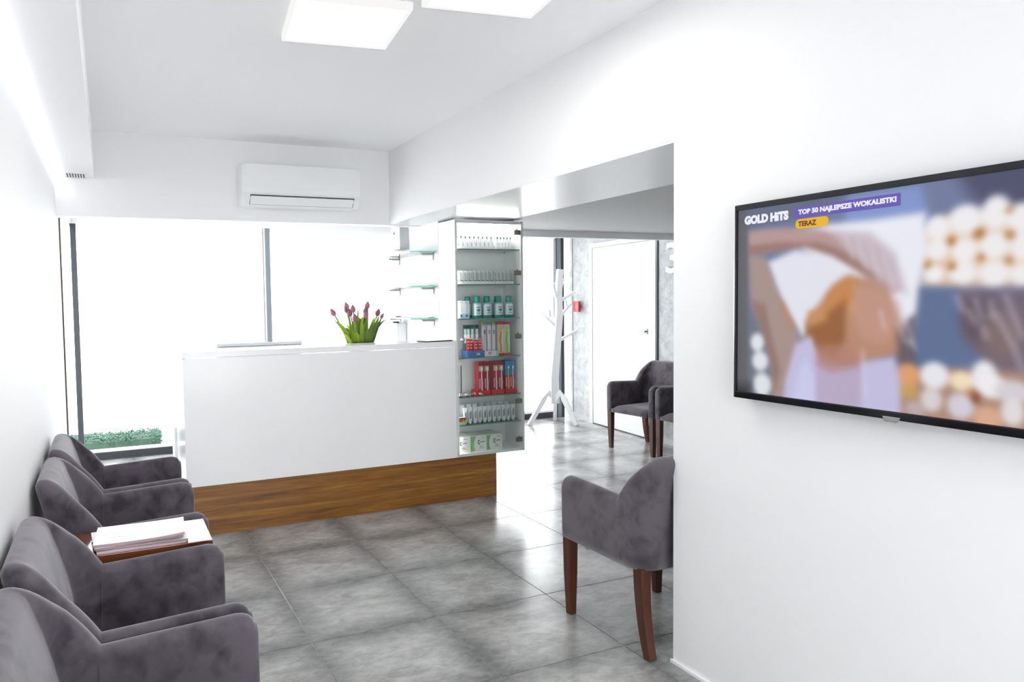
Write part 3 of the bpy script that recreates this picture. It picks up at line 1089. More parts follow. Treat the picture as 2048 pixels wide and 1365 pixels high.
# --- second shelf: trays of clear sachets
zt = SZ[1] + 0.0005
tray('long pale card tray on the second glass shelf, left', 2.180, 2.508, -0.055, 0.075, zt, 0.018, 'pure_white')
tray('short pale card tray on the second glass shelf, right', 2.514, 2.672, -0.055, 0.075, zt, 0.018, 'pure_white')
for k in range(14):
    x = 2.198 + 0.0355 * k + (0.002 if k > 8 else 0)
    if k == 9:
        x += 0.003
    t = thing('floss_sachet', 'clear grey-white sachet on the second shelf, %s from the left' % ORD[k], 'sachet', (x, -0.046, zt + 0.0022), 0, 'clear sachets on the second shelf')
    MB().prism([(-0.0155, 0), (0.0155, 0), (0.0145, 0.098), (-0.0145, 0.098)], 'y', 0.0, 0.006).build('pouch', paint('#dfe3e2', 0.2), t)
    MB().prism([(-0.012, 0), (0.012, 0), (0.012, 0.096), (-0.012, 0.096)], 'y', 0.008, 0.08).build('pouches_behind', paint('#d3d8d7', 0.25), t)
    MB().box(-0.010, -0.003, -0.0008, 0, 0.030, 0.085).build('pick', paint('#8d9694'), t)
    MB().box(0.003, 0.009, -0.0008, 0, 0.034, 0.080).build('pick', paint('#b6bdbb'), t)
    MB().box(-0.012, 0.012, -0.0008, 0, 0.022, 0.029).build('print', paint('#5c6564'), t)

# --- third shelf: twin brush box and mouthwash bottles
zt = SZ[2] + 0.0005
t = thing('brush_box', 'white twin brush carton at the left of the bottle shelf', 'carton', (2.248, -0.03, zt))
MB().box(-0.046, 0.046, -0.02, 0.03, 0, 0.130).build('carton', paint('#e6e6ee'), t, 0.001)
MB().box(-0.045, 0.045, -0.0208, -0.02, 0.002, 0.038).build('blue_band', paint('#aec8e2'), t)
for sx in (-0.022, 0.022):
    MB().lathe([(0.010, 0), (0.010, 0.001)], (sx, -0.0205, 0.115), 16, axis='y').build('ring_print', paint('#6f7680'), t)
    MB().lathe([(0.0065, 0), (0.0065, 0.0014)], (sx, -0.0212, 0.113), 16, axis='y').build('ring_centre', paint('#e6e6ee'), t)
    MB().box(sx - 0.0022, sx + 0.0022, -0.0212, -0.02, 0.045, 0.105).build('brush_print', paint('#b9b9c4'), t)
    MB().lathe([(0.009, 0), (0.009, 0.001)], (sx, -0.0215, 0.020), 16, axis='y').build('drop_print', paint('#2f5a86'), t)


def bottle(label, x, y, back=False):
    t = thing('mouthwash_bottle', label, 'bottle', (x, y, zt), 0, 'mouthwash bottles on the third shelf')
    b_ = MB().lathe([(0.034, 0.0), (0.0375, 0.004), (0.0375, 0.090), (0.033, 0.106), (0.021, 0.116), (0.019, 0.120)], (0, 0, 0), 20, 1.0, 0.62).build('bottle_body', paint('#a9cfd0', 0.15), t, smooth=True)
    MB().lathe([(0.0352, 0.0), (0.0384, 0.004), (0.0384, 0.016), (0.0378, 0.020)], (0, 0, 0), 20, 1.0, 0.62).build('green_base', paint('#138a84', 0.2), t, smooth=True)
    MB().lathe([(0.021, 0.116), (0.0225, 0.118), (0.021, 0.160), (0.018, 0.163), (0.002, 0.164)], (0, 0, 0), 20).build('cap', paint('#0c9a8c', 0.25), t, smooth=True)
    # wrap-around front label
    vs, fs = [], []
    for i in range(9):
        a = -math.pi / 2 + (i / 8 - 0.5) * 1.9
        for z in (0.022, 0.088, 0.103):
            r = 0.0384 if z < 0.1 else 0.0352
            vs.append((r * math.cos(a), r * math.sin(a) * 0.64, z))
    for i in range(8):
        for k in range(2):
            fs.append((i * 3 + k, i * 3 + 3 + k, i * 3 + 4 + k, i * 3 + 1 + k))
    lb = MB().add(vs, fs).build('label', paint('#e3ebf2', 0.35), t, smooth=True)
    if not back:
        yy = -0.0250
        MB().box(-0.016, 0.018, yy - 0.0008, yy + 0.003, 0.078, 0.083).build('red_print', paint('#8a3350'), lb)
        MB().lathe([(0.0125, 0), (0.0125, 0.003)], (0.002, yy - 0.0006, 0.060), 14, 1.25, 0.8, axis='y').build('tree_print', paint('#3fa08b'), lb)
        MB().box(0.000, 0.004, yy - 0.0007, yy + 0.003, 0.040, 0.056).build('trunk_print', paint('#5a8d72'), lb)
        MB().box(-0.014, 0.018, yy - 0.0007, yy + 0.003, 0.034, 0.038).build('red_print', paint('#b0566a'), lb)


for k, x in enumerate((2.366, 2.452, 2.552, 2.640)):
    bottle('teal-capped mouthwash bottle in the front row, %s from the left' % ORD[k], x, -0.030)
for k, x in enumerate((2.335, 2.412, 2.497, 2.590)):
    bottle('teal-capped mouthwash bottle in the back row, %s from the left' % ORD[k], x, 0.062, True)

# --- fourth shelf: toothpaste and toothbrush displays
zt = SZ[3] + 0.0005
tr1 = tray('blue display tray of red tubes on the fourth shelf', 2.272, 2.412, -0.05, 0.05, zt, 0.048, paint('#3f6fae'))
label_text(tr1, '25%', 0.005, -0.0505, 0.013, 0.032, 0.016, paint('#dfe8f4'))
for k, x in enumerate((2.293, 2.318, 2.352, 2.386)):
    t = thing('toothpaste_tube', 'red toothpaste tube in the blue tray, %s from the left' % ORD[k], 'toothpaste', (x, -0.030 + (0.012 if k < 2 else 0), zt + 0.002), 0, 'red tubes in the blue tray')
    w0 = 0.0105 if k < 2 else 0.0145
    MB().hexa([(-w0, -0.010, 0.012), (w0, -0.010, 0.012), (w0, 0.010, 0.012), (-w0, 0.010, 0.012)],
              [(-w0, -0.002, 0.140 - 0.004 * k), (w0, -0.002, 0.140 - 0.004 * k), (w0, 0.002, 0.140 - 0.004 * k), (-w0, 0.002, 0.140 - 0.004 * k)]).build('tube', paint('#c4222b', 0.25), t, 0.002)
    MB().lathe([(0.008, 0), (0.009, 0.012)], (0, 0, 0), 12).build('cap', 'pure_white', t)
    MB().box(-w0 * 0.95, w0 * 0.95, -0.0026, 0.0026, 0.136 - 0.004 * k, 0.143 - 0.004 * k).build('crimp', 'pure_white', t)
    for zz in (0.062, 0.085, 0.108):
        MB().box(-w0 * 0.7, w0 * 0.8, -0.0105 + zz * 0.045, -0.0045 + zz * 0.02, zz, zz + 0.006).build('print', paint('#f0b9ae'), t)
for k, x in enumerate((2.290, 2.316, 2.350, 2.388)):
    t = thing('toothbrush_pack', 'grey-green brush pack standing behind the red tubes, %s from the left' % ORD[k], 'toothbrush', (x, 0.018, zt + 0.002), 0, 'brush packs behind the red tubes')
    MB().box(-0.0150, 0.0150, 0, 0.010, 0, 0.238).build('card', paint('#4f6d68'), t)
    MB().box(-0.010, 0.010, -0.003, 0, 0.10, 0.205).build('blister', paint('#c5dbd6', 0.15), t)
    MB().box(-0.012, 0.012, -0.0035, 0, 0.14, 0.165).build('label', paint('#e9e3ec'), t)
    MB().box(-0.014, 0.014, -0.0008, 0, 0.214, 0.232).build('print', paint('#20383a'), t)
tr2 = tray('white and teal display tray of toothbrushes on the fourth shelf', 2.418, 2.538, -0.05, 0.05, zt, 0.040, paint('#e4e2e8'))
MB().box(0.036, 0.058, -0.0512, -0.0501, 0.002, 0.037).build('teal_corner', paint('#7fcfc2'), tr2)
for zz, wd in ((0.028, 0.034), (0.021, 0.022), (0.014, 0.03)):
    MB().box(-0.03, -0.03 + wd, -0.0512, -0.0501, zz, zz + 0.004).build('print', paint('#6d6873'), tr2)
for k, (x, c1, c2) in enumerate(((2.436, '#cfc6cc', '#8a3a52'), (2.472, '#ded3da', '#b04a6a'), (2.510, '#d8d2dc', '#6c6680'))):
    t = thing('toothbrush_pack', 'clear toothbrush pack with green top in the white tray, %s from the left' % ORD[k], 'toothbrush', (x, -0.022 + 0.012 * (k == 0), zt + 0.002), 0, 'green-topped toothbrush packs')
    MB().box(-0.0165, 0.0165, 0, 0.012, 0, 0.236).build('card', paint('#b9b4bd'), t)
    MB().box(-0.0165, 0.0165, -0.001, 0.013, 0.236, 0.252).build('green_top', paint('#7fb53a' if k != 1 else '#2f8d7a'), t)
    MB().box(-0.013, 0.013, -0.006, 0, 0.04, 0.225).build('blister', paint('#d9d4da', 0.12), t, 0.002)
    MB().bar([(-0.004, -0.008, 0.05), (0.0, -0.008, 0.12), (-0.003, -0.008, 0.16), (0.003, -0.008, 0.20)], [0.004] * 4, [0.007, 0.006, 0.004, 0.004]).build('brush', paint(c1), t)
    MB().box(-0.006, 0.004, -0.010, -0.006, 0.165, 0.195).build('bristles', paint(c2), t)
for k, (x, c1, c2) in enumerate(((2.568, '#e8832a', '#f0b45a'), (2.622, '#7cc52f', '#b5de6a'))):
    t = thing('toothbrush_pack', ['orange', 'lime green'][k] + ' toothbrush pack with a red top on the fourth shelf', 'toothbrush', (x, -0.028, zt), 0, 'red-topped toothbrush packs')
    MB().box(-0.0255, 0.0255, 0, 0.055, 0, 0.236).build('card', paint('#cfc9c2'), t, 0.001)
    MB().box(-0.0258, 0.0258, -0.001, 0.0555, 0.236, 0.255).build('red_top', paint('#c0202a'), t)
    MB().box(-0.0258, 0.0258, -0.001, 0.0555, 0.0, 0.018).build('red_base', paint('#c2402f'), t)
    pts = [(-0.002 + 0.005 * math.sin(q * 1.4), -0.006, 0.025 + 0.195 * q / 7) for q in range(8)]
    MB().bar(pts, [0.008] * 8, [0.014, 0.013, 0.011, 0.010, 0.012, 0.009, 0.010, 0.013]).build('brush', paint(c1), t, 0.002)
    MB().box(-0.010, 0.010, -0.011, -0.005, 0.18, 0.222).build('bristles', paint(c2), t)
    MB().box(0.014, 0.024, -0.0012, 0, 0.03, 0.20).build('print', paint('#f1efea'), t)

# --- fifth shelf: red toothbrush displays and sweets
zt = SZ[4] + 0.0005
for d, (x0, x1) in enumerate(((2.352, 2.466), (2.478, 2.588), (2.598, 2.690))):
    tr = tray('red display tray with white lettering on the fifth shelf, %s from the left' % ORD[d], x0, x1, -0.045, 0.055, zt, 0.034, paint('#d01e26'), 'red toothbrush trays')
    label_text(tr, 'Colgate', -0.028, -0.0456, 0.010, 0.060, 0.016, paint('#f4e4e2'))
    n_ = 2
    for k in range(2):
        x = x0 + (x1 - x0) * (0.30 if k == 0 else 0.72) + (0.008 if d < 2 else 0)
        red = d < 2
        t = thing('toothbrush_pack', '%s toothbrush pack in the %s red tray, %s one' % (('red', 'red', 'blue-topped')[d], ORD[d], ('left', 'right')[k]), 'toothbrush', (x, -0.030, zt + 0.002), 0, 'toothbrush packs on the fifth shelf')
        w0 = 0.0215
        MB().box(-w0, w0, 0, 0.068, 0, 0.245).build('card', paint('#a81f2e' if red else '#b8243a'), t, 0.001)
        if not red:
            MB().box(-w0 - 0.0004, w0 + 0.0004, -0.0008, 0.0684, 0.135, 0.246).build('blue_top', paint('#3f86bf'), t)
        else:
            MB().box(-w0 * 0.8, w0 * 0.9, -0.0012, 0, 0.175, 0.215).build('gold_print', paint('#c9a988'), t)
            MB().box(-w0 * 0.9, w0 * 0.9, -0.0012, 0, 0.224, 0.232).build('slot_print', paint('#5c1018'), t)
        MB().box(-w0 * 0.75, -w0 * 0.15, -0.0012, 0, 0.045, 0.12).build('pink_print', paint('#d98a98'), t)
        MB().bar([(0.006, -0.004, 0.03), (0.008, -0.004, 0.09), (0.004, -0.004, 0.14), (0.005, -0.004, 0.20)], [0.004] * 4, [0.007, 0.007, 0.005, 0.005]).build('brush', paint('#e8e6ea' if red else ('#d9d85a', '#cdd6e2')[k]), t)
        MB().box(-0.001, 0.011, -0.008, -0.004, 0.185, 0.205).build('bristles', paint('#efe9e4'), t)
rng = random.Random(11)
sw = ['grey and red wrapped sweet', 'silver wrapped sweet', 'red wrapped sweet', 'white and pink wrapped sweet']
for k in range(10):
    x = 2.205 + 0.019 * k + rng.uniform(-0.003, 0.003)
    y = -0.045 + 0.022 * (k % 3)
    o = thing('wrapped_sweet', '%s on the fifth shelf, %s from the left' % (sw[k % 4], ORD[k]), 'sweet', (x, y, zt), rng.uniform(0, 3), 'wrapped sweets on the fifth shelf')
    cc = ['#8f8085', '#b9b4b2', '#b53a4a', '#d9b9bd'][k % 4]
    MB().lathe([(0.002, -0.014), (0.010, -0.008), (0.012, 0), (0.010, 0.008), (0.002, 0.014)], (0, 0, 0.0105), 10, 1, 0.85, axis='x').build('body', paint(cc, 0.2), o, smooth=True)
    for s in (-1, 1):
        MB().hexa([(s * 0.012, -0.002, 0.008), (s * 0.022, -0.009, 0.006), (s * 0.022, 0.009, 0.006), (s * 0.012, 0.002, 0.008)],
                  [(s * 0.012, -0.002, 0.012), (s * 0.022, -0.009, 0.014), (s * 0.022, 0.009, 0.014), (s * 0.012, 0.002, 0.012)]).build('twist', paint('#d5cfcf', 0.2), o)

# --- sixth shelf: white tubes and a fruit-coloured packet
zt = SZ[5] + 0.0005
for k in range(11):
    x = 2.255 + 0.041 * k
    t = thing('sample_tube', 'silver-white tube standing on the sixth shelf, %s from the left' % ORD[k], 'tube', (x, -0.035 + 0.004 * (k % 2), zt), 0, 'white tubes on the sixth shelf')
    MB().hexa([(-0.015, -0.011, 0.018), (0.015, -0.011, 0.018), (0.015, 0.011, 0.018), (-0.015, 0.011, 0.018)],
              [(-0.0185, -0.002, 0.122), (0.0185, -0.002, 0.122), (0.0185, 0.002, 0.122), (-0.0185, 0.002, 0.122)]).build('tube', paint('#dbdde0', 0.2), t, 0.003)
    MB().lathe([(0.012, 0), (0.0135, 0.002), (0.0135, 0.018), (0.012, 0.019)], (0, 0, 0), 12).build('cap', paint('#cfe3d8', 0.3), t)
    MB().box(-0.007, -0.001, -0.0125, -0.008, 0.035, 0.085).build('print', paint('#767c82'), t)
    MB().box(0.004, 0.009, -0.0120, -0.007, 0.040, 0.095).build('print', paint('#a4a9ae'), t)
for k in range(8):
    x = 2.265 + 0.055 * k
    t = thing('sample_tube', 'silver-white tube in the row behind on the sixth shelf, %s from the left' % ORD[k], 'tube', (x, 0.04, zt), 0, 'white tubes on the sixth shelf')
    MB().hexa([(-0.016, -0.011, 0.018), (0.016, -0.011, 0.018), (0.016, 0.011, 0.018), (-0.016, 0.011, 0.018)],
              [(-0.0195, -0.002, 0.134), (0.0195, -0.002, 0.134), (0.0195, 0.002, 0.134), (-0.0195, 0.002, 0.134)]).build('tube', paint('#d3d6da', 0.2), t, 0.003)
    MB().lathe([(0.012, 0), (0.0135, 0.002), (0.0135, 0.018), (0.012, 0.019)], (0, 0, 0), 12).build('cap', paint('#cfe3d8', 0.3), t)
t = thing('sweet_packet', 'small red and yellow packet at the left of the sixth shelf', 'packet', (2.212, -0.055, zt))
MB().box(-0.033, 0.033, -0.015, 0.015, 0, 0.056).build('packet', paint('#e3dccb'), t, 0.002)
MB().hexa([(-0.032, -0.0162, 0.020), (0.032, -0.0162, 0.030), (0.032, -0.0148, 0.030), (-0.032, -0.0148, 0.020)],
          [(-0.032, -0.0162, 0.053), (0.032, -0.0162, 0.053), (0.032, -0.0148, 0.053), (-0.032, -0.0148, 0.053)]).build('red_print', paint('#9c3038'), t)
MB().lathe([(0.013, 0), (0.013, 0.002)], (0.010, -0.0172, 0.018), 14, 1.5, 0.8, axis='y').build('yellow_print', paint('#d9cf4a'), t)
for q in range(3):
    MB().box(-0.015 + 0.018 * q, -0.008 + 0.018 * q, -0.0166, -0.0148, 0.030, 0.042).build('yellow_spot', paint('#e0c14c'), t)

# --- bottom: three white cartons with a green stripe
zt = 0.3465
for k, (x0, x1) in enumerate(((2.182, 2.292), (2.300, 2.421), (2.428, 2.556))):
    t = thing('carton', 'white carton with a green stripe at the bottom of the cabinet, %s from the left' % ORD[k], 'carton', ((x0 + x1) / 2, 0.03, zt), 0, 'green-striped cartons')
    hw = (x1 - x0) / 2
    MB().box(-hw, hw, -0.085, 0.105, 0, 0.118).build('box', paint('#e9eae4'), t, 0.0015)
    if k:
        MB().prism([(-hw, 0.004), (-hw + 0.026, 0.006), (-hw + 0.016, 0.035), (-hw + 0.015, 0.065), (-hw + 0.022, 0.095), (-hw + 0.034, 0.114), (-hw, 0.115)], 'y', -0.0862, -0.085).build('green_stripe', paint('#86b877'), t)
    else:
        MB().box(hw - 0.008, hw, -0.0862, -0.085, 0.004, 0.114).build('green_stripe', paint('#9cc68d'), t)
    dx = (-0.04, -0.012, -0.01)[k]
    MB().prism([(dx + 0.000, 0.055), (dx + 0.017, 0.050), (dx + 0.017, 0.056), (dx + 0.006, 0.060), (dx + 0.005, 0.076), (dx + 0.017, 0.080), (dx + 0.016, 0.086), (dx + 0.000, 0.080)], 'y', -0.0862, -0.085).build('logo_print', paint('#3c4644'), t)
    MB().box(dx + 0.014, dx + 0.022, -0.0862, -0.085, 0.066, 0.071).build('logo_print', paint('#3c4644'), t)
    MB().box(dx + 0.026, dx + 0.058, -0.0862, -0.085, 0.066, 0.073).build('text_print', paint('#7e8583'), t)
    MB().box(dx + 0.010, dx + 0.056, -0.0862, -0.085, 0.022, 0.026).build('text_print', paint('#a3a9a6'), t)
    MB().box(dx + 0.016, dx + 0.040, -0.0862, -0.085, 0.032, 0.037).build('text_print', paint('#8c9290'), t)
    MB().box(dx + 0.030, dx + 0.058, -0.0862, -0.085, 0.098, 0.102).build('text_print', paint('#9aa09d'), t)

# ================================================================== GLASS WALL SHELVES
for k, z in enumerate((1.862, 1.598, 1.350)):
    t = thing('glass_wall_shelf', '%s glass shelf on steel brackets on the white side wall' % ('top', 'middle', 'lowest')[k], 'shelf', (2.155, 0.63, z), 0, 'glass shelves on the side wall')
    g = MB().prism([(-0.004, -0.42), (-0.004, 0.47), (-0.185, 0.47), (-0.20, 0.44), (-0.20, -0.36), (-0.16, -0.42)], 'z', -0.008, 0.0).build('glass_plate', 'shelf_glass', t, 0.0008, 1)
    MB().bar([(-0.004, -0.421, -0.004), (-0.160, -0.421, -0.004), (-0.201, -0.361, -0.004)], [0.003] * 3, [0.0085] * 3, (0, 1, 0)).build('front_edge', 'teal_edge', g)
    MB().box(-0.2015, -0.200, -0.36, 0.44, -0.008, 0.0).build('long_edge', paint('#bfeadb', 0.2), g)
    for yy in (-0.345, 0.355):
        br = MB().prism([(0, -0.046), (-0.006, -0.046), (-0.007, -0.026), (-0.092, -0.026), (-0.106, -0.011), (0, -0.011)], 'y', yy - 0.009, yy + 0.009).build('bracket', 'brushed_steel', t, 0.001)
        MB().box(-0.045, -0.012, yy - 0.012, yy + 0.012, 0.0005, 0.006).build('bracket_clip', 'brushed_steel', br, 0.001)
        MB().box(-0.008, -0.0005, yy - 0.013, yy + 0.013, -0.065, 0.004).build('wall_plate', 'brushed_steel', br, 0.001)

t = thing('towel_dispenser', 'white curved paper dispenser with a black keyhole above the glass shelves', 'dispenser', (2.155, 0.865, 1.915))
MB().prism([(0, -0.10), (-0.075, -0.085), (-0.085, 0.0), (-0.075, 0.085), (0, 0.10)], 'z', 0.0, 0.19).build('housing', 'grey_plastic', t, 0.006)
MB().lathe([(0.007, 0), (0.007, 0.003)], (-0.0865, 0.02, 0.145), 12, axis='x').build('keyhole', 'dark_slot', t)
MB().box(-0.088, -0.083, 0.016, 0.024, 0.128, 0.142).build('keyhole_slot', 'dark_slot', t)
t = thing('soap_dispenser', 'steel and white soap dispenser under the lowest glass shelf', 'dispenser', (2.155, 0.90, 1.10))
MB().box(-0.09, -0.002, -0.055, 0.055, 0.0, 0.20).build('housing', 'plastic_white', t, 0.01)
MB().box(-0.094, -0.0905, -0.01, 0.012, 0.02, 0.19).build('chrome_strip', 'silver', t, 0.001)
MB().box(-0.11, -0.05, -0.02, 0.03, 0.2005, 0.212).build('pump', 'black_tablet', t, 0.003)

# ================================================================== AIR CONDITIONER
ac = thing('air_conditioner', 'white split air conditioner with a dark-edged louvre on the header wall', 'air conditioner', (1.15, YH, 2.176))
prof = [(0.0, 0.0), (-0.13, 0.0), (-0.175, 0.045), (-0.20, 0.085), (-0.205, 0.12), (-0.205, 0.27), (-0.195, 0.285), (0.0, 0.287)]
MB().prism([(a, b) for a, b in prof], 'x', -0.43, 0.43).build('housing', 'plastic_white', ac, 0.006)
MB().box(-0.405, 0.40, -0.2068, -0.205, 0.118, 0.28).build('front_cover', 'plastic_white', ac, 0.0008)
# louvre on the slanted face
d = Vector((0, -0.045, 0.045)).normalized()
p0 = Vector((0, -0.136, 0.006))
p1 = Vector((0, -0.192, 0.071))
nrm = Vector((0, -0.72, -0.69))
def slant(name, x0, x1, u0, u1, t0, t1, m):
    vs = []
    for tt in (t0, t1):
        for (x, u) in ((x0, u0), (x1, u0), (x1, u1), (x0, u1)):
            q = p0.lerp(p1, u) + nrm * tt
            vs.append((x, q.y, q.z))
    return MB().hexa(vs[:4], vs[4:]).build(name, m, ac)
slant('slot', -0.375, 0.385, 0.04, 0.98, -0.003, 0.0035, 'dark_slot')
slant('louvre', -0.372, 0.380, 0.09, 0.90, 0.002, 0.007, 'plastic_white')

# ================================================================== CEILING LIGHTS
for k, (x, y, lb) in enumerate(((0.768, -1.912, 'square white ceiling light panel nearer the desk'), (1.192, -2.462, 'square white ceiling light panel cut by the top picture edge'))):
    t = thing('ceiling_light', lb, 'ceiling light', (x, y, ZC), math.radians(-7), 'square ceiling light panels')
    hs = 0.232
    e = 0.016
    for (a, b, c_, d_) in ((-hs, hs, -hs, -hs + e), (-hs, hs, hs - e, hs), (-hs, -hs + e, -hs + e, hs - e), (hs - e, hs, -hs + e, hs - e)):
        MB().box(a, b, c_, d_, -0.030, -0.0005).build('frame', 'opal_rim', t, 0.002)
    MB().box(-hs + e, hs - e, -hs + e, hs - e, -0.027, -0.020).build('diffuser', 'panel_light', t)
    MB().box(-hs + e, hs - e, -hs + e, hs - e, -0.0195, -0.001).build('back_plate', 'satin_white', t)

t = thing('led_strip', 'bright linear light strip along the left wall under the bulkhead', 'light strip', (XL + 0.0005, -2.9, 2.3345))
MB().box(0.0, 0.020, -3.3, 3.38, -0.010, 0.0).build('profile', 'satin_white', t)
MB().box(0.0205, 0.0235, -3.3, 3.38, -0.010, -0.001).build('diffuser', 'led_light', t)
MB().box(0.0, 0.0205, -3.3, 3.38, -0.014, -0.0105).build('diffuser', 'led_light', t)

t = thing('vent_grille', 'small white slotted vent grille in the bulkhead underside', 'vent', (-0.325, 0.395, 2.3345))
MB().box(-0.065, 0.065, -0.095, 0.095, -0.004, -0.0005).build('plate', 'satin_white', t, 0.001)
for k in range(7):
    MB().box(-0.052 + 0.016 * k, -0.045 + 0.016 * k, -0.07, 0.08, -0.0055, -0.0041).build('slot', 'dark_slot', t)

# ================================================================== TELEVISION
TY0, TY1, TZ0, TZ1 = -4.080, -2.957, 1.129, 1.792     # outer edges along the wall
XT = 1.825
tv = thing('television', 'large black wall-mounted television showing a music channel', 'television', (XT, (TY0 + TY1) / 2, TZ0))
cy_ = (TY0 + TY1) / 2
hw = (TY1 - TY0) / 2
hh_ = TZ1 - TZ0
MB().box(0.008, 0.040, -hw + 0.006, hw - 0.006, 0.006, hh_ - 0.006).build('back_housing', 'black_gloss', tv, 0.004)
MB().box(0.040, XW - XT - 0.0005, -0.2, 0.2, 0.15, 0.45).build('wall_bracket', 'charcoal', tv)
bz = 0.0195
MB().box(0.0, 0.012, -hw, hw, 0, bz + 0.004).build('bezel', 'black_gloss', tv, 0.003)
MB().box(0.0, 0.012, -hw, hw, hh_ - bz, hh_).build('bezel', 'black_gloss', tv, 0.003)
MB().box(0.0, 0.012, -hw, -hw + bz, bz + 0.004, hh_ - bz).build('bezel', 'black_gloss', tv, 0.003)
MB().box(0.0, 0.012, hw - 0.0105, hw, bz + 0.004, hh_ - bz).build('bezel', 'black_gloss', tv, 0.003)
MB().box(0.002, 0.012, hw + 0.0005, hw + 0.004, 0.002, hh_ - 0.002).build('silver_rim', 'silver', tv, 0.001)
MB().hexa([(-0.003, -0.011, -0.006), (0.008, -0.011, -0.006), (0.008, 0.025, -0.006), (-0.003, 0.025, -0.006)],
          [(-0.003, -0.022, 0.009), (0.008, -0.022, 0.009), (0.008, 0.030, 0.009), (-0.003, 0.030, 0.009)]).build('sensor_tab', 'silver', tv, 0.001).location = (0, -3.516 - cy_, 0)


# --- screen picture: soft painted shapes in screen metres (a = to the right, b = down)
SA, SB = 1.100, 0.630
GA, GB = 330, 190
A_, B_ = np.meshgrid(np.linspace(0, SA, GA), np.linspace(0, SB, GB))
PIC = np.zeros((GB, GA, 3))


def sm(x):
    x = np.clip(x, 0, 1)
    return x * x * (3 - 2 * x)


def over(alpha, col):
    global PIC
    c = np.array([v / 255 for v in col])
    PIC = PIC * (1 - alpha[..., None]) + c * alpha[..., None]


def poly(pts, col, blur=0.012, op=1.0):
    d2 = np.full(A_.shape, 1e9)
    ins = np.zeros(A_.shape, bool)
    n = len(pts)
    for i in range(n):
        x0, y0 = pts[i]
        x1, y1 = pts[(i + 1) % n]
        ex, ey = x1 - x0, y1 - y0
        t = np.clip(((A_ - x0) * ex + (B_ - y0) * ey) / (ex * ex + ey * ey + 1e-12), 0, 1)
        d2 = np.minimum(d2, (A_ - x0 - t * ex) ** 2 + (B_ - y0 - t * ey) ** 2)
        cond = ((y0 > B_) != (y1 > B_)) & (A_ < (x1 - x0) * (B_ - y0) / (y1 - y0 + 1e-12) + x0)
        ins ^= cond
    sd = np.where(ins, -1, 1) * np.sqrt(d2)
    over(op * sm(0.5 - sd / (2 * blur)), col)


def ell(x, y, rx, ry, col, blur=0.35, op=1.0):
    r = np.sqrt(((A_ - x) / rx) ** 2 + ((B_ - y) / ry) ** 2)
    over(op * sm((1 + blur - r) / (2 * blur)), col)


def line(x0, y0, x1, y1, wd, col, op=0.8):
    poly([(x0 - wd / 2, y0), (x0 + wd / 2, y0), (x1 + wd / 2, y1), (x1 - wd / 2, y1)], col, wd * 0.7, op)


poly([(-0.176, -0.237), (1.142, -0.077), (1.164, 0.722), (-0.171, 0.865)], (112, 122, 158), 0.01, 1.0)
poly([(0.391, 0.012), (0.605, 0.008), (0.633, 0.105), (0.393, 0.093)], (130, 150, 205), 0.02, 1.0)
poly([(0.679, -0.03), (1.068, -0.014), (1.071, 0.131), (0.752, 0.093)], (76, 78, 108), 0.03, 1.0)
poly([(0.601, 0.141), (0.682, 0.097), (1.071, 0.091), (1.076, 0.287), (0.617, 0.281)], (226, 196, 168), 0.02, 1.0)
ell(0.652, 0.127, 0.03, 0.033, (240, 238, 240), 0.3, 1.0)
ell(0.718, 0.113, 0.04, 0.038, (240, 238, 240), 0.3, 1.0)
ell(0.787, 0.103, 0.0325, 0.042, (240, 238, 240), 0.3, 1.0)
ell(0.843, 0.127, 0.031, 0.04, (240, 238, 240), 0.3, 1.0)
ell(0.907, 0.123, 0.029, 0.038, (240, 238, 240), 0.3, 1.0)
ell(0.653, 0.184, 0.027, 0.029, (240, 238, 240), 0.3, 1.0)
ell(0.717, 0.19, 0.0305, 0.031, (240, 238, 240), 0.3, 1.0)
ell(0.784, 0.184, 0.033, 0.0335, (240, 238, 240), 0.3, 1.0)
ell(0.846, 0.192, 0.0265, 0.0335, (240, 238, 240), 0.3, 1.0)
ell(0.909, 0.192, 0.0265, 0.0325, (240, 238, 240), 0.3, 1.0)
ell(0.645, 0.248, 0.025, 0.023, (240, 238, 240), 0.3, 1.0)
ell(0.715, 0.246, 0.033, 0.03, (240, 238, 240), 0.3, 1.0)
ell(0.786, 0.252, 0.035, 0.031, (240, 238, 240), 0.3, 1.0)
ell(0.849, 0.256, 0.029, 0.0275, (240, 238, 240), 0.3, 1.0)
ell(0.912, 0.254, 0.027, 0.027, (240, 238, 240), 0.3, 1.0)
ell(0.625, 0.222, 0.0115, 0.012, (168, 104, 48), 0.6, 0.85)
ell(0.686, 0.165, 0.0105, 0.0115, (168, 104, 48), 0.6, 0.85)
ell(0.689, 0.23, 0.01, 0.01, (168, 104, 48), 0.6, 0.85)
ell(0.75, 0.151, 0.0125, 0.0135, (168, 104, 48), 0.6, 0.85)
ell(0.756, 0.21, 0.008, 0.009, (168, 104, 48), 0.6, 0.85)
ell(0.818, 0.16, 0.01, 0.011, (168, 104, 48), 0.6, 0.85)
ell(0.817, 0.222, 0.0075, 0.009, (168, 104, 48), 0.6, 0.85)
ell(0.815, 0.101, 0.0075, 0.008, (168, 104, 48), 0.6, 0.85)
poly([(0.169, 0.099), (0.344, 0.085), (0.469, 0.087), (0.619, 0.083), (0.629, 0.183), (0.612, 0.262), (0.605, 0.369), (0.59, 0.45), (0.544, 0.343), (0.411, 0.256)], (236, 236, 246), 0.014, 1.0)
poly([(0.121, 0.188), (0.225, 0.154), (0.346, 0.18), (0.409, 0.234), (0.395, 0.262), (0.339, 0.297), (0.318, 0.373), (0.255, 0.43), (0.199, 0.351), (0.151, 0.262)], (228, 228, 240), 0.014, 1.0)
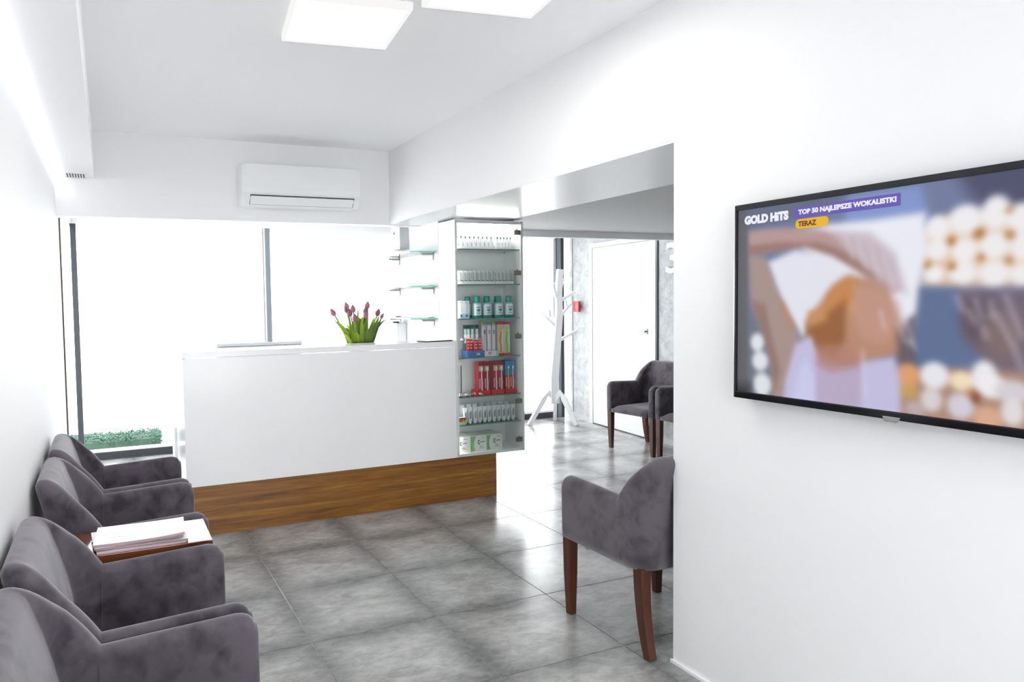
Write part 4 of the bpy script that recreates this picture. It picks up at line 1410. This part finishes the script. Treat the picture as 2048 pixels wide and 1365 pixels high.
poly([(0.608, 0.281), (0.704, 0.287), (0.759, 0.466), (0.69, 0.498), (0.574, 0.5), (0.597, 0.423)], (94, 112, 150), 0.012, 1.0)
poly([(0.575, 0.369), (0.599, 0.355), (0.601, 0.492), (0.546, 0.482)], (96, 88, 102), 0.012, 1.0)
poly([(0.7, 0.296), (1.076, 0.292), (1.082, 0.486), (0.792, 0.496), (0.73, 0.43)], (112, 98, 116), 0.016, 1.0)
ell(0.757, 0.367, 0.0445, 0.056, (96, 80, 92), 0.6, 1.0)
ell(0.808, 0.403, 0.043, 0.0615, (128, 108, 108), 0.6, 1.0)
line(0.7, 0.303, 0.717, 0.347, 0.01, (205, 198, 220), 0.6)
line(0.728, 0.341, 0.746, 0.379, 0.01, (205, 198, 220), 0.6)
line(0.745, 0.31, 0.76, 0.367, 0.01, (205, 198, 220), 0.6)
line(0.79, 0.347, 0.829, 0.425, 0.01, (205, 198, 220), 0.6)
line(0.829, 0.425, 0.852, 0.484, 0.01, (205, 198, 220), 0.6)
line(0.811, 0.304, 0.851, 0.412, 0.01, (205, 198, 220), 0.6)
line(0.779, 0.317, 0.784, 0.365, 0.01, (205, 198, 220), 0.6)
line(0.763, 0.379, 0.772, 0.415, 0.01, (205, 198, 220), 0.6)
poly([(0.54, 0.502), (0.69, 0.494), (1.082, 0.482), (1.086, 0.655), (0.542, 0.663)], (176, 140, 122), 0.016, 1.0)
ell(0.583, 0.522, 0.0265, 0.036, (226, 160, 108), 0.25, 1.0)
ell(0.582, 0.567, 0.0275, 0.017, (196, 160, 90), 0.25, 1.0)
ell(0.651, 0.516, 0.0365, 0.036, (232, 232, 238), 0.25, 1.0)
ell(0.717, 0.524, 0.0285, 0.025, (244, 222, 190), 0.25, 1.0)
ell(0.769, 0.51, 0.029, 0.042, (236, 236, 240), 0.25, 1.0)
ell(0.788, 0.532, 0.033, 0.029, (240, 238, 240), 0.25, 1.0)
ell(0.832, 0.54, 0.0385, 0.0285, (214, 208, 214), 0.25, 1.0)
ell(0.644, 0.581, 0.0275, 0.032, (216, 210, 212), 0.25, 1.0)
ell(0.716, 0.589, 0.032, 0.0335, (212, 208, 220), 0.25, 1.0)
ell(0.779, 0.613, 0.031, 0.03, (222, 170, 140), 0.25, 1.0)
ell(0.833, 0.589, 0.0255, 0.034, (226, 222, 224), 0.25, 1.0)
ell(0.603, 0.611, 0.0265, 0.022, (190, 172, 170), 0.25, 1.0)
ell(0.898, 0.539, 0.0295, 0.0355, (236, 230, 230), 0.25, 1.0)
ell(0.9, 0.609, 0.029, 0.035, (230, 190, 160), 0.25, 1.0)
ell(0.75, 0.562, 0.01, 0.015, (120, 60, 40), 0.6, 1.0)
ell(0.742, 0.554, 0.007, 0.0075, (210, 120, 50), 0.6, 0.8)
poly([(0.042, 0.077), (0.167, 0.079), (0.311, 0.099), (0.409, 0.129), (0.484, 0.155), (0.534, 0.204), (0.557, 0.287), (0.516, 0.315), (0.441, 0.234), (0.354, 0.181), (0.26, 0.147), (0.15, 0.153), (0.044, 0.161)], (182, 150, 148), 0.01, 1.0)
poly([(0.044, 0.127), (0.169, 0.127), (0.312, 0.139), (0.409, 0.181), (0.5, 0.258), (0.441, 0.234), (0.354, 0.181), (0.26, 0.147), (0.15, 0.153), (0.044, 0.161)], (150, 112, 104), 0.008, 0.85)
poly([(0.336, 0.103), (0.469, 0.121), (0.541, 0.183), (0.578, 0.301), (0.529, 0.279), (0.471, 0.228), (0.409, 0.174)], (200, 186, 196), 0.012, 0.85)
line(0.393, 0.123, 0.417, 0.198, 0.007, (224, 214, 222), 0.6)
line(0.432, 0.141, 0.459, 0.228, 0.007, (224, 214, 222), 0.6)
line(0.47, 0.157, 0.5, 0.258, 0.007, (224, 214, 222), 0.6)
line(0.506, 0.181, 0.542, 0.287, 0.007, (224, 214, 222), 0.6)
poly([(0.044, 0.161), (0.111, 0.17), (0.147, 0.246), (0.179, 0.327), (0.231, 0.399), (0.261, 0.47), (0.221, 0.583), (0.174, 0.637), (0.145, 0.641), (0.138, 0.526), (0.098, 0.411), (0.056, 0.327)], (168, 144, 138), 0.012, 1.0)
poly([(0.052, 0.31), (0.113, 0.327), (0.143, 0.442), (0.173, 0.539), (0.151, 0.623), (0.134, 0.51), (0.094, 0.411)], (142, 112, 102), 0.01, 0.8)
poly([(0.161, 0.303), (0.19, 0.319), (0.231, 0.399), (0.209, 0.407)], (190, 130, 100), 0.008, 0.7)
poly([(0.314, 0.321), (0.355, 0.268), (0.409, 0.238), (0.479, 0.258), (0.544, 0.315), (0.567, 0.397), (0.553, 0.466), (0.475, 0.488), (0.399, 0.514), (0.317, 0.5), (0.267, 0.438), (0.265, 0.375)], (186, 138, 112), 0.014, 1.0)
poly([(0.339, 0.297), (0.387, 0.252), (0.433, 0.264), (0.429, 0.313), (0.365, 0.373), (0.315, 0.389)], (200, 134, 76), 0.014, 1.0)
poly([(0.267, 0.391), (0.332, 0.359), (0.396, 0.313), (0.398, 0.431), (0.366, 0.486), (0.308, 0.474), (0.271, 0.438)], (152, 98, 56), 0.014, 1.0)
poly([(0.272, 0.351), (0.323, 0.335), (0.34, 0.373), (0.277, 0.399)], (198, 142, 92), 0.012, 1.0)
poly([(0.419, 0.27), (0.501, 0.286), (0.55, 0.329), (0.558, 0.383), (0.518, 0.44), (0.452, 0.429), (0.425, 0.373)], (194, 148, 130), 0.014, 1.0)
ell(0.421, 0.335, 0.0115, 0.021, (206, 150, 120), 0.5, 0.8)
poly([(0.545, 0.371), (0.589, 0.438), (0.594, 0.492), (0.554, 0.488)], (110, 92, 100), 0.01, 0.7)
poly([(0.228, 0.456), (0.284, 0.424), (0.317, 0.5), (0.399, 0.514), (0.475, 0.488), (0.546, 0.474), (0.561, 0.535), (0.569, 0.73), (0.166, 0.803), (0.193, 0.571)], (196, 191, 224), 0.01, 1.0)
poly([(0.303, 0.5), (0.399, 0.514), (0.453, 0.5), (0.448, 0.692), (0.302, 0.7)], (184, 168, 196), 0.012, 0.9)
poly([(0.247, 0.533), (0.268, 0.492), (0.3, 0.56), (0.302, 0.716), (0.198, 0.716)], (206, 206, 240), 0.01, 0.8)
poly([(0.302, 0.452), (0.413, 0.446), (0.445, 0.51), (0.351, 0.532), (0.303, 0.514)], (178, 128, 118), 0.012, 0.7)
line(0.529, 0.286, 0.558, 0.369, 0.007, (226, 220, 236), 0.65)
line(0.557, 0.301, 0.595, 0.438, 0.007, (226, 220, 236), 0.65)
line(0.545, 0.371, 0.58, 0.438, 0.007, (226, 220, 236), 0.65)
line(0.502, 0.343, 0.517, 0.399, 0.007, (226, 220, 236), 0.65)
line(0.586, 0.423, 0.602, 0.452, 0.007, (226, 220, 236), 0.65)
line(0.452, 0.458, 0.459, 0.603, 0.007, (226, 220, 236), 0.65)
poly([(0.042, 0.31), (0.069, 0.379), (0.114, 0.478), (0.145, 0.641), (0.046, 0.653)], (110, 114, 128), 0.008, 0.9)
ell(0.082, 0.454, 0.027, 0.0305, (224, 228, 234), 0.3, 1.0)
ell(0.094, 0.516, 0.032, 0.033, (224, 228, 234), 0.3, 1.0)
ell(0.103, 0.595, 0.036, 0.04, (224, 228, 234), 0.3, 1.0)
poly([(-0.176, -0.237), (0.038, -0.195), (0.049, 0.998), (-0.17, 1.054)], (98, 98, 102), 0.004, 1.0)
poly([(-0.176, -0.056), (0.049, -0.026), (0.05, 0.067), (-0.175, 0.045)], (88, 92, 102), 0.02, 0.8)
poly([(-0.172, 0.623), (0.054, 0.601), (0.056, 0.824), (-0.171, 0.865)], (44, 44, 48), 0.03, 0.9)
poly([(0.04, -0.052), (0.24, -0.032), (0.407, -0.022), (0.392, 0.02), (0.242, 0.061), (0.041, 0.071)], (92, 100, 122), 0.02, 0.8)

# soften the whole frame, as a blurred video still
for _ in range(2):
    for ax_ in (0, 1):
        acc = np.zeros_like(PIC)
        pad = np.pad(PIC, [(2, 2) if q == ax_ else (0, 0) for q in range(3)], mode='edge')
        for sft in range(5):
            acc += np.take(pad, range(sft, sft + PIC.shape[ax_]), axis=ax_)
        PIC = acc / 5
lin_pic = np.where(PIC <= 0.04045, PIC / 12.92, ((np.clip(PIC, 0, 1) + 0.055) / 1.055) ** 2.4)
vs_, fs_ = [], []
ys0 = TY1 - 0.0105 - cy_
for j in range(GB):
    for i in range(GA):
        vs_.append((0.006, ys0 - A_[j, i], hh_ - 0.0135 - B_[j, i]))
for j in range(GB - 1):
    for i in range(GA - 1):
        a = j * GA + i
        fs_.append((a, a + 1, a + GA + 1, a + GA))
me = bpy.data.meshes.new('screen')
me.from_pydata(vs_, [], fs_)
ca = me.color_attributes.new('picture', 'FLOAT_COLOR', 'POINT')
buf = np.ones((GB * GA, 4), np.float32)
buf[:, :3] = lin_pic.reshape(-1, 3)
ca.data.foreach_set('color', buf.ravel())
scm = bpy.data.materials.new('screen_picture')
scm.use_nodes = True
N, L, b = nodes(scm)
at = N.new('ShaderNodeAttribute')
at.attribute_name = 'picture'
b.inputs['Base Color'].default_value = (0.004, 0.004, 0.004, 1)
b.inputs['Roughness'].default_value = 0.35
b.inputs['Specular IOR Level'].default_value = 0.25
L.new(at.outputs['Color'], b.inputs['Emission Color'])
b.inputs['Emission Strength'].default_value = 0.95 / 2 ** EXPO
me.materials.append(scm)
so = bpy.data.objects.new('screen', me)
COL.objects.link(so)
so.parent = tv


def emat(n, c, s=0.95):
    m = mat(n, (0.004, 0.004, 0.004), 0.4, spec=0.2, emit=lin(c), estr=s / 2 ** EXPO)
    return m


def tvtext(body, y, z, wd, ht, m, off=0.001, x=-0.0010):
    # glyph x runs towards -Y, glyph y up, facing -X
    mw = Matrix(((0, 0, -1, 0.0056 + x), (-1, 0, 0, y - cy_), (0, 1, 0, z - TZ0), (0, 0, 0, 1)))
    return textmesh('screen_lettering', body, 0.03, m, so, mw, fit=(wd, ht), offset=off, depth=0.0001)


def tvplate(name, y0, y1, z0, z1, m, x, rnd=0.0):
    p = []
    if rnd:
        r = rnd
        for (cy2, cz2, a0) in ((y1 - r, z1 - r, 0), (y0 + r, z1 - r, 90), (y0 + r, z0 + r, 180), (y1 - r, z0 + r, 270)):
            for q in range(5):
                a = math.radians(a0 + q * 22.5)
                p.append((cy2 + r * math.cos(a) - cy_, cz2 + r * math.sin(a) - TZ0))
    else:
        p = [(y0 - cy_, z0 - TZ0), (y1 - cy_, z0 - TZ0), (y1 - cy_, z1 - TZ0), (y0 - cy_, z1 - TZ0)]
    return MB().prism(p, 'x', x, x + 0.0003).build(name, m, so)


white_e = emat('screen_white', '#f2f2fa')
tvplate('purple_banner', -3.522, -3.190, 1.7215, 1.7565, emat('screen_purple', '#6a5ab4'), 0.0056, 0.003)
tvplate('yellow_pill', -3.306, -3.193, 1.6890, 1.7185, emat('screen_yellow', '#eeb81c'), 0.0056, 0.012)
tvtext('GOLD HiTS', -2.995, 1.7215, 0.173, 0.030, white_e, 0.0022)
tvtext('TOP 50 NAJLEPSZE WOKALISTKI', -3.203, 1.7285, 0.308, 0.0200, white_e, 0.0016)
tvtext('TERAZ', -3.203, 1.6955, 0.064, 0.0165, emat('screen_brown', '#6a3a3a'), 0.0014)

# ================================================================== COAT STAND
ct = thing('coat_stand', 'white tree-shaped coat stand with branch hooks by the far window', 'coat stand', (4.64, 2.36, 0))
bx0, by0 = 4.64, 2.36


def R_(x, y, z):
    return (x - bx0, y - by0, z)


MB().bar([R_(4.655, 2.36, 0.24), R_(4.65, 2.36, 0.55), R_(4.69, 2.36, 0.95), R_(4.725, 2.36, 1.3), R_(4.72, 2.36, 1.55), R_(4.742, 2.36, 1.83)],
         [0.05] * 6, [0.115, 0.105, 0.095, 0.085, 0.075, 0.068], (0, 1, 0)).build('trunk', 'lacquer_white', ct, 0.004)
brs = [((4.70, 1.47), (4.62, 1.62), (4.585, 1.66)), ((4.70, 1.14), (4.56, 1.27), (4.53, 1.32)),
       ((4.75, 1.46), (4.86, 1.52), (4.935, 1.56)), ((4.74, 1.27), (4.86, 1.37), (4.94, 1.42)),
       ((4.72, 0.985), (4.86, 1.06), (4.95, 1.10)), ((4.74, 1.58), (4.77, 1.67), (4.79, 1.72))]
for q, ((x0, z0), (x1, z1), (x2, z2)) in enumerate(brs):
    y2 = 2.36 + (-0.10, 0.08, -0.03, 0.06, -0.06, 0.0)[q]
    MB().bar([R_(x0, 2.36, z0), R_(x1, (2.36 + y2) / 2, z1), R_(x2, y2, z2)], [0.03, 0.028, 0.024], [0.036, 0.032, 0.030]).build('branch', 'lacquer_white', ct, 0.003)
MB().bar([R_(4.56, 2.30, 1.27), R_(4.535, 2.28, 1.36)], [0.024] * 2, [0.028, 0.022]).build('branch_tip', 'lacquer_white', ct, 0.002)
MB().bar([R_(4.86, 2.38, 1.37), R_(4.84, 2.40, 1.47)], [0.022] * 2, [0.026, 0.020]).build('branch_tip', 'lacquer_white', ct, 0.002)
for (x, y, xm, ym) in ((4.335, 2.415, 4.58, 2.375), (4.815, 2.15, 4.70, 2.31), (4.80, 2.57, 4.70, 2.41)):
    MB().bar([R_(4.655, 2.36, 0.27), R_(xm, ym, 0.375), R_(xm + (x - xm) * 0.25, ym + (y - ym) * 0.25, 0.30), R_(x, y, 0.0)], [0.045] * 4, [0.05, 0.065, 0.06, 0.045], (y - 2.36, -(x - 4.655), 0)).build('leg', 'lacquer_white', ct, 0.003)

# ================================================================== SMALL WALL ITEMS IN THE FAR ROOM
al = thing('fire_alarm', 'red fire alarm call box on the concrete wall', 'alarm', onwall(0.27, 1.325, 0.0005), wrot)
MB().box(-0.075, 0.0, -0.035, -0.0005, 0.0, 0.125).build('back_box', 'plastic_white', al, 0.004)
MB().box(-0.045, 0.075, -0.065, -0.0355, -0.005, 0.125).build('red_cover', 'red_plastic', al, 0.006)
MB().box(-0.02, 0.05, -0.067, -0.0655, 0.03, 0.095).build('push_glass', paint('#a5121f', 0.15), al, 0.001)

nm = thing('door_number', 'large white numeral three on the concrete wall beside the door', 'number', onwall(1.962, 1.715, 0.02), wrot)
textmesh('numeral', '3', 0.4, 'pure_white', nm, Matrix.Rotation(math.pi / 2, 4, 'X'), fit=(0.20, 0.30), offset=0.004, depth=0.012)

# sheet with small marks stuck to the glass return
st = thing('window_sticker', 'white printed sheet stuck inside the corner glass', 'sticker', (XL - 0.0295, 2.0, 1.83))
MB().prism([(-0.55, 0.06), (0.40, 0.0), (0.55, 0.05), (0.62, 0.30), (-0.5, 0.26)], 'x', 0.0, 0.001).build('sheet', paint('#eef3f6'), st)
rng = random.Random(5)
for k in range(16):
    a, b_ = rng.uniform(-0.45, 0.5), rng.uniform(0.07, 0.23)
    MB().box(0.001, 0.0016, a, a + rng.uniform(0.03, 0.07), b_, b_ + 0.012).build('mark', paint(rng.choice(['#7d8ea0', '#5c6f86', '#9a6a6a', '#a8b7c4'])), st)

# ================================================================== OUTSIDE
hg_ = thing('hedge', 'low clipped green hedge outside the window', 'hedge', (-0.02, 3.80, -0.08))
rng = random.Random(9)
mbh = MB()
for k in range(2600):
    x, y, z = rng.uniform(-0.62, 0.36), rng.uniform(-0.28, 0.22), 0
    z = rng.uniform(0.02, 0.15)
    if rng.random() < 0.6:
        z = 0.13 + rng.uniform(-0.015, 0.02)
    c = Vector((x, y, z))
    u = Vector((rng.gauss(0, 1), rng.gauss(0, 1), rng.gauss(0, 0.6))).normalized()
    v = u.orthogonal().normalized()
    s = rng.uniform(0.012, 0.022)
    mbh.add([c - u * s, c + v * s * 0.5, c + u * s, c - v * s * 0.5], [(0, 1, 2, 3)])
lv = mbh.build('foliage', 'hedge_leaf', hg_)
lv['kind'] = 'stuff'
MB().box(-0.60, 0.34, -0.26, 0.20, 0.0, 0.11).build('core', paint('#2c4a38', 0.8), hg_)
